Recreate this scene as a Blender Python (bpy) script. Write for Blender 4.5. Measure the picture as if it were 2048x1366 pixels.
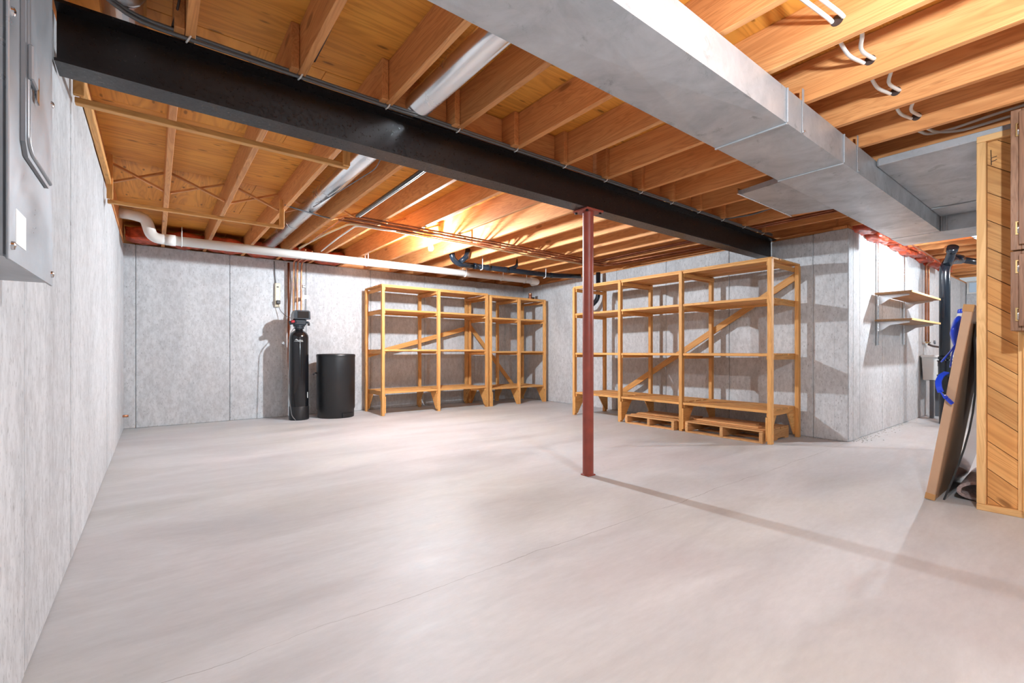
import bpy, bmesh, math, random
from mathutils import Vector, Matrix
random.seed(7)
for o in list(bpy.data.objects): bpy.data.objects.remove(o)
scene = bpy.context.scene
C = scene.collection

# ------------------------------------------------------------------ camera
EYE = 1.05
cam = bpy.data.cameras.new('camera'); cam_o = bpy.data.objects.new('camera', cam); C.objects.link(cam_o)
cam.sensor_width = 36.0; cam.lens = 924.0/2048*36.0
cam.shift_y = 19.0/2048
cam.clip_start = 0.02
YAW = math.atan2(714.0, 924.0)
cam_o.location = (0, 0, EYE)
cam_o.rotation_euler = (math.pi/2, 0, -YAW)
scene.camera = cam_o

# ------------------------------------------------------------------ world, exposure
world = bpy.data.worlds.new('world'); scene.world = world; world.use_nodes = True
bg = world.node_tree.nodes['Background']
bg.inputs[0].default_value = (0.88, 0.945, 1.0, 1); bg.inputs[1].default_value = 0.48
vs = scene.view_settings
vs.view_transform = 'Standard'; vs.look = 'None'; vs.gamma = 1.0; vs.use_curve_mapping = False
vs.exposure = 0.13
BULB_W = {'back': 370.0, 'side': 190.0, 'front': 165.0, 'rear': 150.0}

# ------------------------------------------------------------------ material helpers
def new_mat(name):
    m = bpy.data.materials.new(name); m.use_nodes = True
    nt = m.node_tree; return m, nt, nt.nodes['Principled BSDF']
def N(nt, t, **kw):
    n = nt.nodes.new(t)
    for k, v in kw.items():
        if k.startswith('i_'):
            key = k[2:]; key = int(key) if key.isdigit() else key.replace('_', ' ')
            n.inputs[key].default_value = v
        else: setattr(n, k, v)
    return n
def L(nt, a, b): nt.links.new(a, b)
def ramp(nt, fac, stops):
    r = nt.nodes.new('ShaderNodeValToRGB'); e = r.color_ramp.elements
    while len(e) < len(stops): e.new(0.5)
    for k, (p, c) in enumerate(stops):
        e[k].position = p; e[k].color = c if len(c) == 4 else (*c, 1)
    L(nt, fac, r.inputs[0]); return r.outputs[0]
def mix(nt, fac, a, b, mode='MIX'):
    m = nt.nodes.new('ShaderNodeMix'); m.data_type = 'RGBA'; m.blend_type = mode
    for sock, v in ((m.inputs[0], fac), (m.inputs[6], a), (m.inputs[7], b)):
        if isinstance(v, (int, float)): sock.default_value = v
        elif isinstance(v, tuple): sock.default_value = v if len(v) == 4 else (*v, 1)
        else: L(nt, v, sock)
    return m.outputs[2]
def math_n(nt, op, a, b=0.0, clamp=False):
    m = nt.nodes.new('ShaderNodeMath'); m.operation = op; m.use_clamp = clamp
    for s, v in ((m.inputs[0], a), (m.inputs[1], b)):
        if isinstance(v, (int, float)): s.default_value = v
        else: L(nt, v, s)
    return m.outputs[0]
def bump(nt, h, strength, dist, bsdf):
    b = N(nt, 'ShaderNodeBump'); b.inputs['Strength'].default_value = strength; b.inputs['Distance'].default_value = dist
    L(nt, h, b.inputs['Height']); L(nt, b.outputs[0], bsdf.inputs['Normal'])
def plain(name, col, rough=0.5, metal=0.0, spec=0.5, noise=0.0, nscale=20.0):
    m, nt, b = new_mat(name)
    b.inputs['Base Color'].default_value = (*col, 1); b.inputs['Roughness'].default_value = rough
    b.inputs['Metallic'].default_value = metal; b.inputs['Specular IOR Level'].default_value = spec
    if noise:
        tc = N(nt, 'ShaderNodeTexCoord'); n = N(nt, 'ShaderNodeTexNoise', i_Scale=nscale, i_Detail=5.0)
        L(nt, tc.outputs['Object'], n.inputs['Vector'])
        lo = tuple(max(0, c*(1-noise)) for c in col); hi = tuple(min(1, c*(1+noise)) for c in col)
        L(nt, ramp(nt, n.outputs[0], [(0.3, lo), (0.7, hi)]), b.inputs['Base Color'])
    return m
def wood(name, light, mid, dark, rough=0.55, knots=0.5, spread=0.25, grain=1.0, ks=(1.7, 5.0, 5.0), kr=0.10):
    """lumber: grain runs along local X"""
    m, nt, b = new_mat(name)
    tc = N(nt, 'ShaderNodeTexCoord'); oi = N(nt, 'ShaderNodeObjectInfo')
    off = N(nt, 'ShaderNodeVectorMath', operation='SCALE'); off.inputs[0].default_value = (37.0, 11.0, 23.0)
    L(nt, oi.outputs['Random'], off.inputs['Scale'])
    add = N(nt, 'ShaderNodeVectorMath', operation='ADD')
    L(nt, tc.outputs['Object'], add.inputs[0]); L(nt, off.outputs[0], add.inputs[1])
    mp = N(nt, 'ShaderNodeMapping'); mp.inputs['Scale'].default_value = (0.9*grain, 11*grain, 11*grain); L(nt, add.outputs[0], mp.inputs[0])
    n1 = N(nt, 'ShaderNodeTexNoise', i_Scale=1.0, i_Detail=3.0, i_Distortion=1.2); L(nt, mp.outputs[0], n1.inputs['Vector'])
    rings = math_n(nt, 'FRACT', math_n(nt, 'MULTIPLY', n1.outputs[0], 9.0))
    tri = math_n(nt, 'ABSOLUTE', math_n(nt, 'SUBTRACT', rings, 0.5))
    mp2 = N(nt, 'ShaderNodeMapping'); mp2.inputs['Scale'].default_value = (6, 170, 170); L(nt, add.outputs[0], mp2.inputs[0])
    n2 = N(nt, 'ShaderNodeTexNoise', i_Scale=1.0, i_Detail=2.0); L(nt, mp2.outputs[0], n2.inputs['Vector'])
    n3 = N(nt, 'ShaderNodeTexNoise', i_Scale=0.7, i_Detail=3.0); L(nt, mp.outputs[0], n3.inputs['Vector'])
    c = ramp(nt, n3.outputs[0], [(0.25, mid), (0.7, light)])
    g = ramp(nt, tri, [(0.0, (1, 1, 1)), (0.14, (0.55, 0.55, 0.55)), (0.4, (0, 0, 0))])
    c = mix(nt, math_n(nt, 'MULTIPLY', g, 0.5), c, dark)
    c = mix(nt, math_n(nt, 'MULTIPLY', n2.outputs[0], 0.35), c, mid)
    if knots:
        mp3 = N(nt, 'ShaderNodeMapping'); mp3.inputs['Scale'].default_value = ks; L(nt, add.outputs[0], mp3.inputs[0])
        v = N(nt, 'ShaderNodeTexVoronoi', i_Scale=1.0); L(nt, mp3.outputs[0], v.inputs['Vector'])
        k = ramp(nt, v.outputs['Distance'], [(0.0, (1, 1, 1)), (kr*0.6, (0.9, 0.9, 0.9)), (kr, (0, 0, 0))])
        c = mix(nt, math_n(nt, 'MULTIPLY', k, knots), c, tuple(x*0.42 for x in dark))
    hs = N(nt, 'ShaderNodeHueSaturation')
    val = math_n(nt, 'ADD', math_n(nt, 'MULTIPLY', oi.outputs['Random'], spread), 1.0-spread*0.5)
    L(nt, val, hs.inputs['Value']); L(nt, c, hs.inputs['Color'])
    L(nt, hs.outputs[0], b.inputs['Base Color']); b.inputs['Roughness'].default_value = rough
    b.inputs['Specular IOR Level'].default_value = 0.25
    bump(nt, n2.outputs[0], 0.15, 0.004, b)
    return m
def concrete(name, light, dark, floor=False):
    m, nt, b = new_mat(name)
    geo = N(nt, 'ShaderNodeNewGeometry')
    pos = geo.outputs['Position']
    mp = N(nt, 'ShaderNodeMapping'); mp.inputs['Scale'].default_value = (1.0, 1.0, 0.45) if not floor else (0.6, 2.0, 1)
    if floor: mp.inputs['Rotation'].default_value = (0, 0, 0.25)
    L(nt, pos, mp.inputs[0])
    n1 = N(nt, 'ShaderNodeTexNoise', i_Scale=1.1, i_Detail=8.0, i_Roughness=0.62, i_Distortion=0.6); L(nt, mp.outputs[0], n1.inputs['Vector'])
    c = ramp(nt, n1.outputs[0], [(0.28, dark), (0.62, light)])
    n2 = N(nt, 'ShaderNodeTexNoise', i_Scale=26.0, i_Detail=6.0, i_Roughness=0.7)
    mp2 = N(nt, 'ShaderNodeMapping'); mp2.inputs['Scale'].default_value = (1, 1, 0.5) if not floor else (0.4, 1.3, 1); L(nt, pos, mp2.inputs[0]); L(nt, mp2.outputs[0], n2.inputs['Vector'])
    g = ramp(nt, n2.outputs[0], [(0.38, (0.84,)*3), (0.60, (1.04,)*3)] if not floor else [(0.3, (0.93,)*3), (0.7, (1.03,)*3)])
    c = mix(nt, 1.0, c, g, 'MULTIPLY')
    # pits and pinholes
    n3 = N(nt, 'ShaderNodeTexNoise', i_Scale=60.0 if not floor else 9.0, i_Detail=3.0, i_Roughness=0.55); L(nt, mp2.outputs[0] if not floor else pos, n3.inputs['Vector'])
    pit = ramp(nt, n3.outputs[0], [(0.30, (1, 1, 1)), (0.40, (0, 0, 0))] if not floor else [(0.20, (1, 1, 1)), (0.25, (0, 0, 0))])
    c = mix(nt, math_n(nt, 'MULTIPLY', pit, 0.55), c, tuple(x*0.45 for x in dark))
    if floor:
        # pinkish / yellowish clouds and trowel patches
        n4 = N(nt, 'ShaderNodeTexNoise', i_Scale=0.55, i_Detail=3.0); L(nt, pos, n4.inputs['Vector'])
        tint = ramp(nt, n4.outputs[0], [(0.35, (1.0, 0.985, 0.93)), (0.5, (1, 1, 1)), (0.66, (1.0, 0.955, 0.955))])
        c = mix(nt, 0.8, c, tint, 'MULTIPLY')
        # hairline cracks running across the slab from the wall corner, and one more
        sep = N(nt, 'ShaderNodeSeparateXYZ'); L(nt, pos, sep.inputs[0])
        n5 = N(nt, 'ShaderNodeTexNoise', i_Scale=1.6, i_Detail=6.0, i_Roughness=0.6); L(nt, pos, n5.inputs['Vector'])
        wob = math_n(nt, 'MULTIPLY', math_n(nt, 'SUBTRACT', n5.outputs[0], 0.5), 0.12)
        yy = math_n(nt, 'ADD', sep.outputs[1], wob)
        d = math_n(nt, 'ABSOLUTE', math_n(nt, 'SUBTRACT', yy, 1.83))
        n6 = N(nt, 'ShaderNodeTexNoise', i_Scale=1.1, i_Detail=2.0); L(nt, pos, n6.inputs['Vector'])
        w = math_n(nt, 'MULTIPLY', math_n(nt, 'SUBTRACT', n6.outputs[0], 0.36), 0.014)
        cr = math_n(nt, 'LESS_THAN', d, w)
        c = mix(nt, math_n(nt, 'MULTIPLY', cr, 0.45), c, (0.12, 0.11, 0.10))
    L(nt, c, b.inputs['Base Color'])
    b.inputs['Roughness'].default_value = 0.85 if not floor else 0.5
    b.inputs['Specular IOR Level'].default_value = 0.2 if not floor else 0.38
    if floor:
        L(nt, ramp(nt, n1.outputs[0], [(0.3, (0.42,)*3), (0.7, (0.62,)*3)]), b.inputs['Roughness'])
    bump(nt, n2.outputs[0], 0.22 if not floor else 0.06, 0.01, b)
    return m
def metal(name, lo, hi, rough=0.38, scale=3.0, metallic=1.0, streak=(1, 1, 1), bmp=0.05, smudge=False):
    m, nt, b = new_mat(name)
    tc = N(nt, 'ShaderNodeTexCoord'); mp = N(nt, 'ShaderNodeMapping'); mp.inputs['Scale'].default_value = streak
    L(nt, tc.outputs['Object'], mp.inputs[0])
    n = N(nt, 'ShaderNodeTexNoise', i_Scale=scale, i_Detail=6.0, i_Roughness=0.65, i_Distortion=0.5); L(nt, mp.outputs[0], n.inputs['Vector'])
    c = ramp(nt, n.outputs[0], [(0.3, lo), (0.65, hi)])
    if smudge:
        n2 = N(nt, 'ShaderNodeTexNoise', i_Scale=5.5, i_Detail=7.0, i_Roughness=0.7, i_Distortion=1.5); L(nt, tc.outputs['Object'], n2.inputs['Vector'])
        c = mix(nt, ramp(nt, n2.outputs[0], [(0.30, (0.55,)*3), (0.42, (0, 0, 0))]), c, (0.10, 0.10, 0.105))
    L(nt, c, b.inputs['Base Color'])
    L(nt, ramp(nt, n.outputs[0], [(0.3, (rough+0.12,)*3), (0.7, (max(0.05, rough-0.1),)*3)]), b.inputs['Roughness'])
    b.inputs['Metallic'].default_value = metallic
    if bmp: bump(nt, n.outputs[0], bmp, 0.01, b)
    return m

M = {}
M['joist'] = wood('joist_fir', (0.77, 0.395, 0.16), (0.63, 0.255, 0.085), (0.38, 0.125, 0.035), knots=0.6, spread=0.30, kr=0.13)
M['ply'] = wood('subfloor_ply', (0.86, 0.40, 0.075), (0.74, 0.30, 0.05), (0.42, 0.15, 0.025), knots=0.8, spread=0.16, grain=0.5, ks=(4.0, 13.0, 5.0), kr=0.17)
M['pine'] = wood('shelf_pine', (0.80, 0.44, 0.16), (0.68, 0.33, 0.10), (0.42, 0.17, 0.045), knots=0.55, spread=0.22)
M['pallet'] = wood('pallet_wood', (0.74, 0.42, 0.19), (0.62, 0.31, 0.12), (0.40, 0.17, 0.06), knots=0.5, spread=0.3)
M['cedar'] = wood('cedar_plank', (0.82, 0.48, 0.19), (0.66, 0.31, 0.09), (0.40, 0.15, 0.04), knots=0.7, spread=0.35, grain=0.7)
M['stud'] = wood('stud_wood', (0.84, 0.54, 0.25), (0.76, 0.43, 0.17), (0.55, 0.27, 0.09), knots=0.35, spread=0.1)
M['cabinet'] = wood('cabinet_oak', (0.36, 0.20, 0.12), (0.25, 0.125, 0.07), (0.10, 0.045, 0.022), knots=0.0, spread=0.12, rough=0.4, grain=1.6)
M['cabinet_door'] = wood('cabinet_door_oak', (0.52, 0.30, 0.13), (0.40, 0.20, 0.08), (0.20, 0.09, 0.03), knots=0.0, spread=0.1, rough=0.4, grain=1.4)
M['shelf_dark'] = wood('brown_shelf_board', (0.42, 0.24, 0.12), (0.32, 0.17, 0.08), (0.17, 0.08, 0.035), knots=0.0, spread=0.1)
M['wall'] = concrete('concrete_wall', (0.67, 0.685, 0.70), (0.50, 0.51, 0.525))
M['floor'] = concrete('concrete_floor', (0.60, 0.61, 0.622), (0.455, 0.46, 0.47), floor=True)
M['galv'] = metal('galvanised_sheet', (0.36, 0.375, 0.39), (0.52, 0.54, 0.56), 0.46, 3.5, 0.45, smudge=True)
M['galv_bright'] = metal('bright_galvanised', (0.74, 0.76, 0.78), (0.84, 0.86, 0.88), 0.22, 1.2, 1.0, bmp=0.0)
M['steel'] = metal('black_steel', (0.007, 0.005, 0.005), (0.011, 0.008, 0.008), 0.33, 60.0, 0.0, bmp=0.02)
M['steel_under'] = M['steel']
M['panel'] = metal('panel_grey', (0.27, 0.285, 0.305), (0.32, 0.335, 0.355), 0.34, 2.5, 0.6, bmp=0.0)
M['post'] = plain('red_oxide_paint', (0.27, 0.052, 0.032), 0.42, noise=0.18, nscale=9)
M['pvc'] = plain('white_pvc', (0.86, 0.84, 0.80), 0.32)
M['abs'] = plain('black_abs', (0.008, 0.012, 0.018), 0.15)
M['copper'] = metal('copper_tube', (0.42, 0.16, 0.08), (0.68, 0.31, 0.17), 0.33, 5.0, 0.9)
M['copper_old'] = metal('dull_copper', (0.20, 0.065, 0.032), (0.40, 0.15, 0.075), 0.4, 5.0, 0.7)
M['tank'] = plain('black_fibreglass', (0.008, 0.008, 0.010), 0.16)
M['matte_black'] = plain('matte_black_plastic', (0.010, 0.011, 0.013), 0.40)
M['valve'] = plain('valve_plastic', (0.02, 0.026, 0.034), 0.25)
M['white'] = plain('white_plastic', (0.80, 0.80, 0.78), 0.45)
M['cream'] = plain('cream_plastic', (0.74, 0.68, 0.52), 0.5)
M['cable_white'] = plain('white_cable', (0.78, 0.75, 0.70), 0.5)
M['cable_yellow'] = plain('yellowed_cable', (0.72, 0.56, 0.34), 0.5)
M['cable_grey'] = plain('grey_cable', (0.14, 0.145, 0.15), 0.35)
M['wire_dark'] = plain('dark_wire', (0.05, 0.03, 0.025), 0.5)
M['insul'] = plain('red_insulation', (0.52, 0.075, 0.028), 0.30, noise=0.45, nscale=14)
M['card'] = plain('cardboard', (0.50, 0.31, 0.19), 0.75, noise=0.06, nscale=5)
M['tape'] = plain('packing_tape', (0.46, 0.24, 0.09), 0.25)
M['blue'] = plain('blue_plastic', (0.010, 0.055, 0.60), 0.3)
M['rug'] = plain('grey_pink_carpet', (0.36, 0.28, 0.27), 0.95, noise=0.35, nscale=60)
M['rug_back'] = plain('carpet_backing', (0.12, 0.075, 0.06), 0.9)
M['brass'] = metal('brass', (0.30, 0.20, 0.09), (0.5, 0.35, 0.16), 0.35, 8.0)
M['chrome'] = plain('chrome', (0.7, 0.7, 0.72), 0.15, metal=1.0)
M['porcelain'] = plain('porcelain', (0.82, 0.81, 0.78), 0.3)
M['slate'] = plain('grey_painted_metal', (0.13, 0.145, 0.165), 0.45)
M['glossy_dark'] = plain('dark_glossy_sheet', (0.02, 0.018, 0.017), 0.12)
M['red'] = plain('red_plastic', (0.35, 0.02, 0.03), 0.4)
M['chip'] = plain('concrete_chips', (0.42, 0.40, 0.38), 0.9, noise=0.4, nscale=30)
def bulb_mat(name, watts, area):
    m, nt, b = new_mat(name)
    b.inputs['Base Color'].default_value = (1, 1, 1, 1)
    b.inputs['Emission Color'].default_value = (0.83, 0.92, 1.0, 1)
    b.inputs['Emission Strength'].default_value = watts/(math.pi*area)
    return m
mg, nt, b = new_mat('window_glass')
b.inputs['Base Color'].default_value = (0.75, 0.86, 1.0, 1); b.inputs['Roughness'].default_value = 0.05
b.inputs['Transmission Weight'].default_value = 1.0; b.inputs['IOR'].default_value = 1.05
M['glass'] = mg

# ------------------------------------------------------------------ object helpers
W = {}
def put(o, mw, parent=None):
    W[o.name] = mw
    if parent is not None:
        o.parent = parent; o.matrix_local = W[parent.name].inverted() @ mw
    else: o.matrix_world = mw
    return o
def obj(name, me, mw=None, parent=None):
    o = bpy.data.objects.new(name, me); C.objects.link(o)
    return put(o, mw if mw is not None else Matrix(), parent)
def tag(o, label=None, cat=None, group=None, kind=None):
    if label: o['label'] = label
    if cat: o['category'] = cat
    if group: o['group'] = group
    if kind: o['kind'] = kind
    return o
def thing(name, label, cat, loc, group=None, rotz=0.0):
    o = bpy.data.objects.new(name, None); C.objects.link(o); o.empty_display_size = 0.1
    put(o, Matrix.Translation(loc) @ Matrix.Rotation(rotz, 4, 'Z'))
    return tag(o, label, cat, group)
def root(name, loc=(0, 0, 0)):
    o = bpy.data.objects.new(name, None); C.objects.link(o); put(o, Matrix.Translation(loc)); o['kind'] = 'structure'; return o
_box = {}
def box_mesh(lx, ly, lz, bev, mat):
    key = (round(lx, 4), round(ly, 4), round(lz, 4), bev, mat)
    if key in _box: return _box[key]
    bm = bmesh.new(); bmesh.ops.create_cube(bm, size=1.0)
    for v in bm.verts: v.co = Vector((v.co.x*lx, v.co.y*ly, v.co.z*lz))
    if bev: bmesh.ops.bevel(bm, geom=bm.edges[:], offset=bev, segments=1, profile=0.5, affect='EDGES')
    me = bpy.data.meshes.new('box'); bm.to_mesh(me); bm.free(); me.materials.append(M[mat]); _box[key] = me
    return me
def frame(xa, up):
    xa = Vector(xa).normalized(); up = Vector(up)
    ya = up.cross(xa)
    if ya.length < 1e-6: ya = Vector((0, 1, 0)).cross(xa)
    ya.normalize(); za = xa.cross(ya)
    return Matrix((xa, ya, za)).transposed().to_4x4()
def board(name, p0, p1, w, t, mat, parent=None, up=(0, 0, 1), bev=0.0025):
    """a length of lumber from p0 to p1; t is its size along up, w across"""
    p0 = Vector(p0); p1 = Vector(p1); d = p1-p0
    me = box_mesh(d.length, w, t, bev, mat)
    return obj(name, me, Matrix.Translation((p0+p1)/2) @ frame(d, up), parent)
def abox(name, a, b, mat, parent=None, bev=0.003):
    """axis aligned block; grain along its longest side"""
    a = Vector(a); b = Vector(b); d = [abs(b[i]-a[i]) for i in range(3)]; c = (a+b)/2
    k = d.index(max(d)); bev = min(bev, 0.3*min(d)) if bev else 0
    bev = round(bev, 4)
    if k == 0: me = box_mesh(d[0], d[1], d[2], bev, mat); R = Matrix()
    elif k == 1: me = box_mesh(d[1], d[0], d[2], bev, mat); R = frame((0, 1, 0), (0, 0, 1))
    else: me = box_mesh(d[2], d[0], d[1], bev, mat); R = frame((0, 0, 1), (0, 1, 0))
    return obj(name, me, Matrix.Translation(c) @ R, parent)
def mesh_obj(name, verts, faces, mat, parent=None, origin=None, smooth=False):
    o0 = Vector(origin) if origin is not None else Vector([sum(v[i] for v in verts)/len(verts) for i in range(3)])
    me = bpy.data.meshes.new(name); me.from_pydata([tuple(Vector(v)-o0) for v in verts], [], faces)
    bm = bmesh.new(); bm.from_mesh(me); bmesh.ops.recalc_face_normals(bm, faces=bm.faces[:]); bm.to_mesh(me); bm.free()
    me.materials.append(M[mat])
    if smooth: me.polygons.foreach_set('use_smooth', [True]*len(me.polygons))
    return obj(name, me, Matrix.Translation(o0), parent)
def fillet(pts, r, seg=5):
    pts = [Vector(p) for p in pts]; out = [pts[0]]
    for i in range(1, len(pts)-1):
        a, b, c = pts[i-1], pts[i], pts[i+1]
        u = (a-b); v = (c-b); lu, lv = u.length, v.length; u.normalize(); v.normalize()
        rr = min(r, 0.45*lu, 0.45*lv)
        for k in range(seg+1):
            t = k/seg
            out.append((b+u*rr)*(1-t)**2 + b*2*t*(1-t) + (b+v*rr)*t*t)
    out.append(pts[-1]); return out
def sweep(pts, rads, n=10, caps=True):
    verts, faces = [], []
    up = None
    for i, p in enumerate(pts):
        d = (pts[min(i+1, len(pts)-1)]-pts[max(i-1, 0)]).normalized()
        if up is None: up = Vector((0, 0, 1)) if abs(d.z) < 0.9 else Vector((1, 0, 0))
        s = d.cross(up)
        if s.length < 1e-5: s = d.orthogonal()
        s.normalize(); up = s.cross(d).normalized()
        r = rads[i] if isinstance(rads, (list, tuple)) else rads
        for k in range(n):
            a = 2*math.pi*k/n; verts.append(p+s*math.cos(a)*r+up*math.sin(a)*r)
    for i in range(len(pts)-1):
        for k in range(n):
            faces.append((i*n+k, i*n+(k+1) % n, (i+1)*n+(k+1) % n, (i+1)*n+k))
    if caps:
        faces.append(tuple(range(n))[::-1]); faces.append(tuple((len(pts)-1)*n+k for k in range(n)))
    return verts, faces
def tube(name, pts, r, mat, parent=None, fr=0.08, n=10, seg=5):
    p = fillet(pts, fr, seg) if len(pts) > 2 else [Vector(q) for q in pts]
    v, f = sweep(p, r, n)
    o = mesh_obj(name, v, f, mat, parent, smooth=True)
    for pl in o.data.polygons:
        if len(pl.vertices) > 4: pl.use_smooth = False
    return o
def lathe(name, prof, loc, mat, parent=None, n=32, smooth=True, axis=None):
    verts, faces = [], []
    for r, z in prof:
        for k in range(n):
            a = 2*math.pi*k/n; verts.append((r*math.cos(a), r*math.sin(a), z))
    for i in range(len(prof)-1):
        for k in range(n): faces.append((i*n+k, i*n+(k+1) % n, (i+1)*n+(k+1) % n, (i+1)*n+k))
    faces.append(tuple(range(n))[::-1]); faces.append(tuple((len(prof)-1)*n+k for k in range(n)))
    me = bpy.data.meshes.new(name); me.from_pydata(verts, [], faces); me.materials.append(M[mat])
    if smooth:
        for p in me.polygons: p.use_smooth = len(p.vertices) == 4
        me.set_sharp_from_angle(angle=math.radians(38))
    R = Matrix() if axis is None else frame(Vector(axis).orthogonal(), axis)
    return obj(name, me, Matrix.Translation(loc) @ R, parent)
def extrude(name, poly, p0, dx, dy, dn, depth, mat, parent=None):
    """flat outline (list of 2D points along dx, dy from p0) given a thickness along dn"""
    p0, dx, dy, dn = map(Vector, (p0, dx, dy, dn)); n = len(poly)
    v = [p0+dx*a+dy*b for a, b in poly]; v += [q+dn*depth for q in v]
    f = [tuple(range(n))[::-1], tuple(range(n, 2*n))]+[(k, (k+1) % n, n+(k+1) % n, n+k) for k in range(n)]
    return mesh_obj(name, v, f, mat, parent)

# ------------------------------------------------------------------ room shell
ZW = 2.47            # top of the poured walls
ZJ = 2.505           # underside of the joists
JD = 0.235           # joist depth
XL = -0.33; YB = 8.10; Y2 = 1.84
def xr(y): return 6.32+(y-Y2)*0.040     # right wall is a little out of square
CORNER = Vector((xr(Y2), Y2, 0)); FARC = Vector((xr(YB), YB, 0))
XF = 13.4

def floor_slab():
    v, f = [], []
    poly = [(-0.75, -4.0), (13.8, -4.0), (13.8, Y2+0.2), (CORNER.x+0.2, Y2+0.2), (FARC.x+0.2, YB+0.25), (-0.75, YB+0.25)]
    n = len(poly)
    v = [(x, y, 0) for x, y in poly]+[(x, y, -0.12) for x, y in poly]
    f = [tuple(range(n)), tuple(range(n, 2*n))[::-1]]+[(k, n+k, n+(k+1) % n, (k+1) % n) for k in range(n)]
    o = mesh_obj('floor', v, f, 'floor', origin=(0, 0, 0)); o['kind'] = 'structure'
floor_slab()
def wall(name, p0, p1, normal, seams, sill=True, heights=None, top=ZW):
    """poured wall from p0 to p1, inner face on that line, split at the form joints"""
    p0 = Vector((*p0, 0)); p1 = Vector((*p1, 0)); d = (p1-p0); ln = d.length; d.normalize(); nrm = Vector((*normal, 0)).normalized()
    r = root(name, p0)
    cuts = [0.0]+list(seams)+[ln]
    for i in range(len(cuts)-1):
        a, b = cuts[i]+0.002, cuts[i+1]-0.002
        h = top if not heights else heights[i]
        off = random.uniform(-0.004, 0.0)
        c = p0+d*((a+b)/2)-nrm*(0.10-off)+Vector((0, 0, h/2))
        me = box_mesh(b-a, 0.20, h, 0.008, 'wall')
        obj('concrete_panel', me, Matrix.Translation(c) @ frame(d, (0, 0, 1)), r)
    c0 = p0-nrm*0.20; c1 = p1-nrm*0.20
    board('wall_core', c0+Vector((0, 0, (ZW if not heights else min(heights))/2)), c1+Vector((0, 0, (ZW if not heights else min(heights))/2)), 0.12, (ZW if not heights else min(heights))-0.01, 'wall', r, bev=0)
    if sill:
        q0 = p0-nrm*0.085+Vector((0, 0, ZW+0.0175)); q1 = p1-nrm*0.085+Vector((0, 0, ZW+0.0175))
        board('sill_plate', q0, q1, 0.14, 0.034, 'joist', r)
    return r
wall('wall_left', (XL, -4.0), (XL, YB), (1, 0), [1.05, 2.1, 3.15, 4.2, 5.17, 6.14, 7.17, 8.25, 9.35, 10.4, 11.3])
wall('wall_back', (XL-0.2, YB), (FARC.x+0.2, YB), (0, -1), [0.32, 1.42, 2.50, 3.59, 4.66, 5.81, 6.6], sill=False, top=2.502)
rw = (FARC-CORNER).length
wall('wall_right', (CORNER.x, CORNER.y), (FARC.x, FARC.y), (-1, 0.04), [0.37, 1.43, 2.47, 3.5, 4.55, 5.6])
wall('wall_side', (CORNER.x, Y2), (XF+0.2, Y2), (0, -1), [0.40, 1.30, 2.13, 3.12, 4.30, 5.4, 6.4])
wall('wall_far', (XF, Y2), (XF, -4.0), (-1, 0), [1.0, 2.1, 3.2, 4.3], sill=False, heights=[2.24, ZW, ZW, ZW, ZW])

# window high in the far wall
wn = root('window_1', (XF+0.05, 1.34, 2.24))
for nm, a, b_ in (('window_sill', (XF, 0.85, 2.24), (XF+0.16, 1.83, 2.265)), ('window_head', (XF+0.02, 0.85, 2.475), (XF+0.12, 1.83, 2.50)),
                  ('window_jamb', (XF+0.02, 0.85, 2.265), (XF+0.12, 0.88, 2.475)), ('window_jamb', (XF+0.02, 1.80, 2.265), (XF+0.12, 1.83, 2.475)),
                  ('mullion', (XF+0.04, 1.325, 2.265), (XF+0.09, 1.355, 2.475))):
    abox(nm, a, b_, 'white', wn)
for a, b_ in ((0.885, 1.32), (1.36, 1.795)): abox('pane', (XF+0.06, a, 2.27), (XF+0.066, b_, 2.47), 'glass', wn, bev=0)

# ------------------------------------------------------------------ ceiling: joists, subfloor, blocking, bridging
ceil = root('ceiling', (3, 3, ZJ))
SP = 0.483; X0 = 0.11; JW = 0.040
zc = ZJ+JD/2
NEAR = [X0+k*SP for k in range(0, 27)]
for x in NEAR:
    y1 = 2.84 if x < 6.2 else Y2+0.12
    board('joist', (x+JW/2, -3.2, zc), (x+JW/2, y1, zc), JW, JD, 'joist', ceil)
board('joist', (XL-0.02, -3.2, zc), (XL-0.02, YB, zc), JW, JD, 'joist', ceil)
FARX = [x-JW-0.002 for x in NEAR if x < 6.3]
for x in FARX: board('joist', (x+JW/2, 2.56, zc), (x+JW/2, YB+0.10, zc), JW, JD, 'joist', ceil)
board('joist', (6.42, Y2, zc), (6.66, YB+0.1, zc), JW, JD, 'joist', ceil)
board('rim_joist', (XL-0.2, YB+0.12, zc), (6.9, YB+0.12, zc), JW, JD, 'joist', ceil)
board('rim_joist', (6.4, Y2+0.13, zc), (13.5, Y2+0.13, zc), JW, JD, 'joist', ceil)
# subfloor sheets, long side across the joists
zs = ZJ+JD+0.010
y = -3.2; row = 0
while y < YB+0.1:
    y1 = min(y+1.22, YB+0.15)
    x = -0.4-(1.22 if row % 2 else 0)
    while x < 13.6:
        xa, xb = max(x, -0.4), min(x+2.44, 13.6)
        if y > 1.9: xb = min(xb, 6.9)
        if xb-xa > 0.05: abox('subfloor_sheet', (xa+0.0015, y+0.0015, zs-0.009), (xb-0.0015, y1-0.0015, zs+0.009), 'ply', ceil, bev=0.002)
        x += 2.44
    y += 1.22; row += 1
# solid blocking over the steel beam
bx = [XL]+NEAR
for i, x in enumerate(NEAR[:-1]):
    if 1.0 < x < 6.0:
        yb = 2.70+(0.02 if i % 2 else -0.02)
        board('blocking', (x+JW+0.004, yb, zc), (NEAR[i+1]-JW-0.006, yb, zc), 0.038, JD-0.012, 'joist', ceil)
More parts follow.
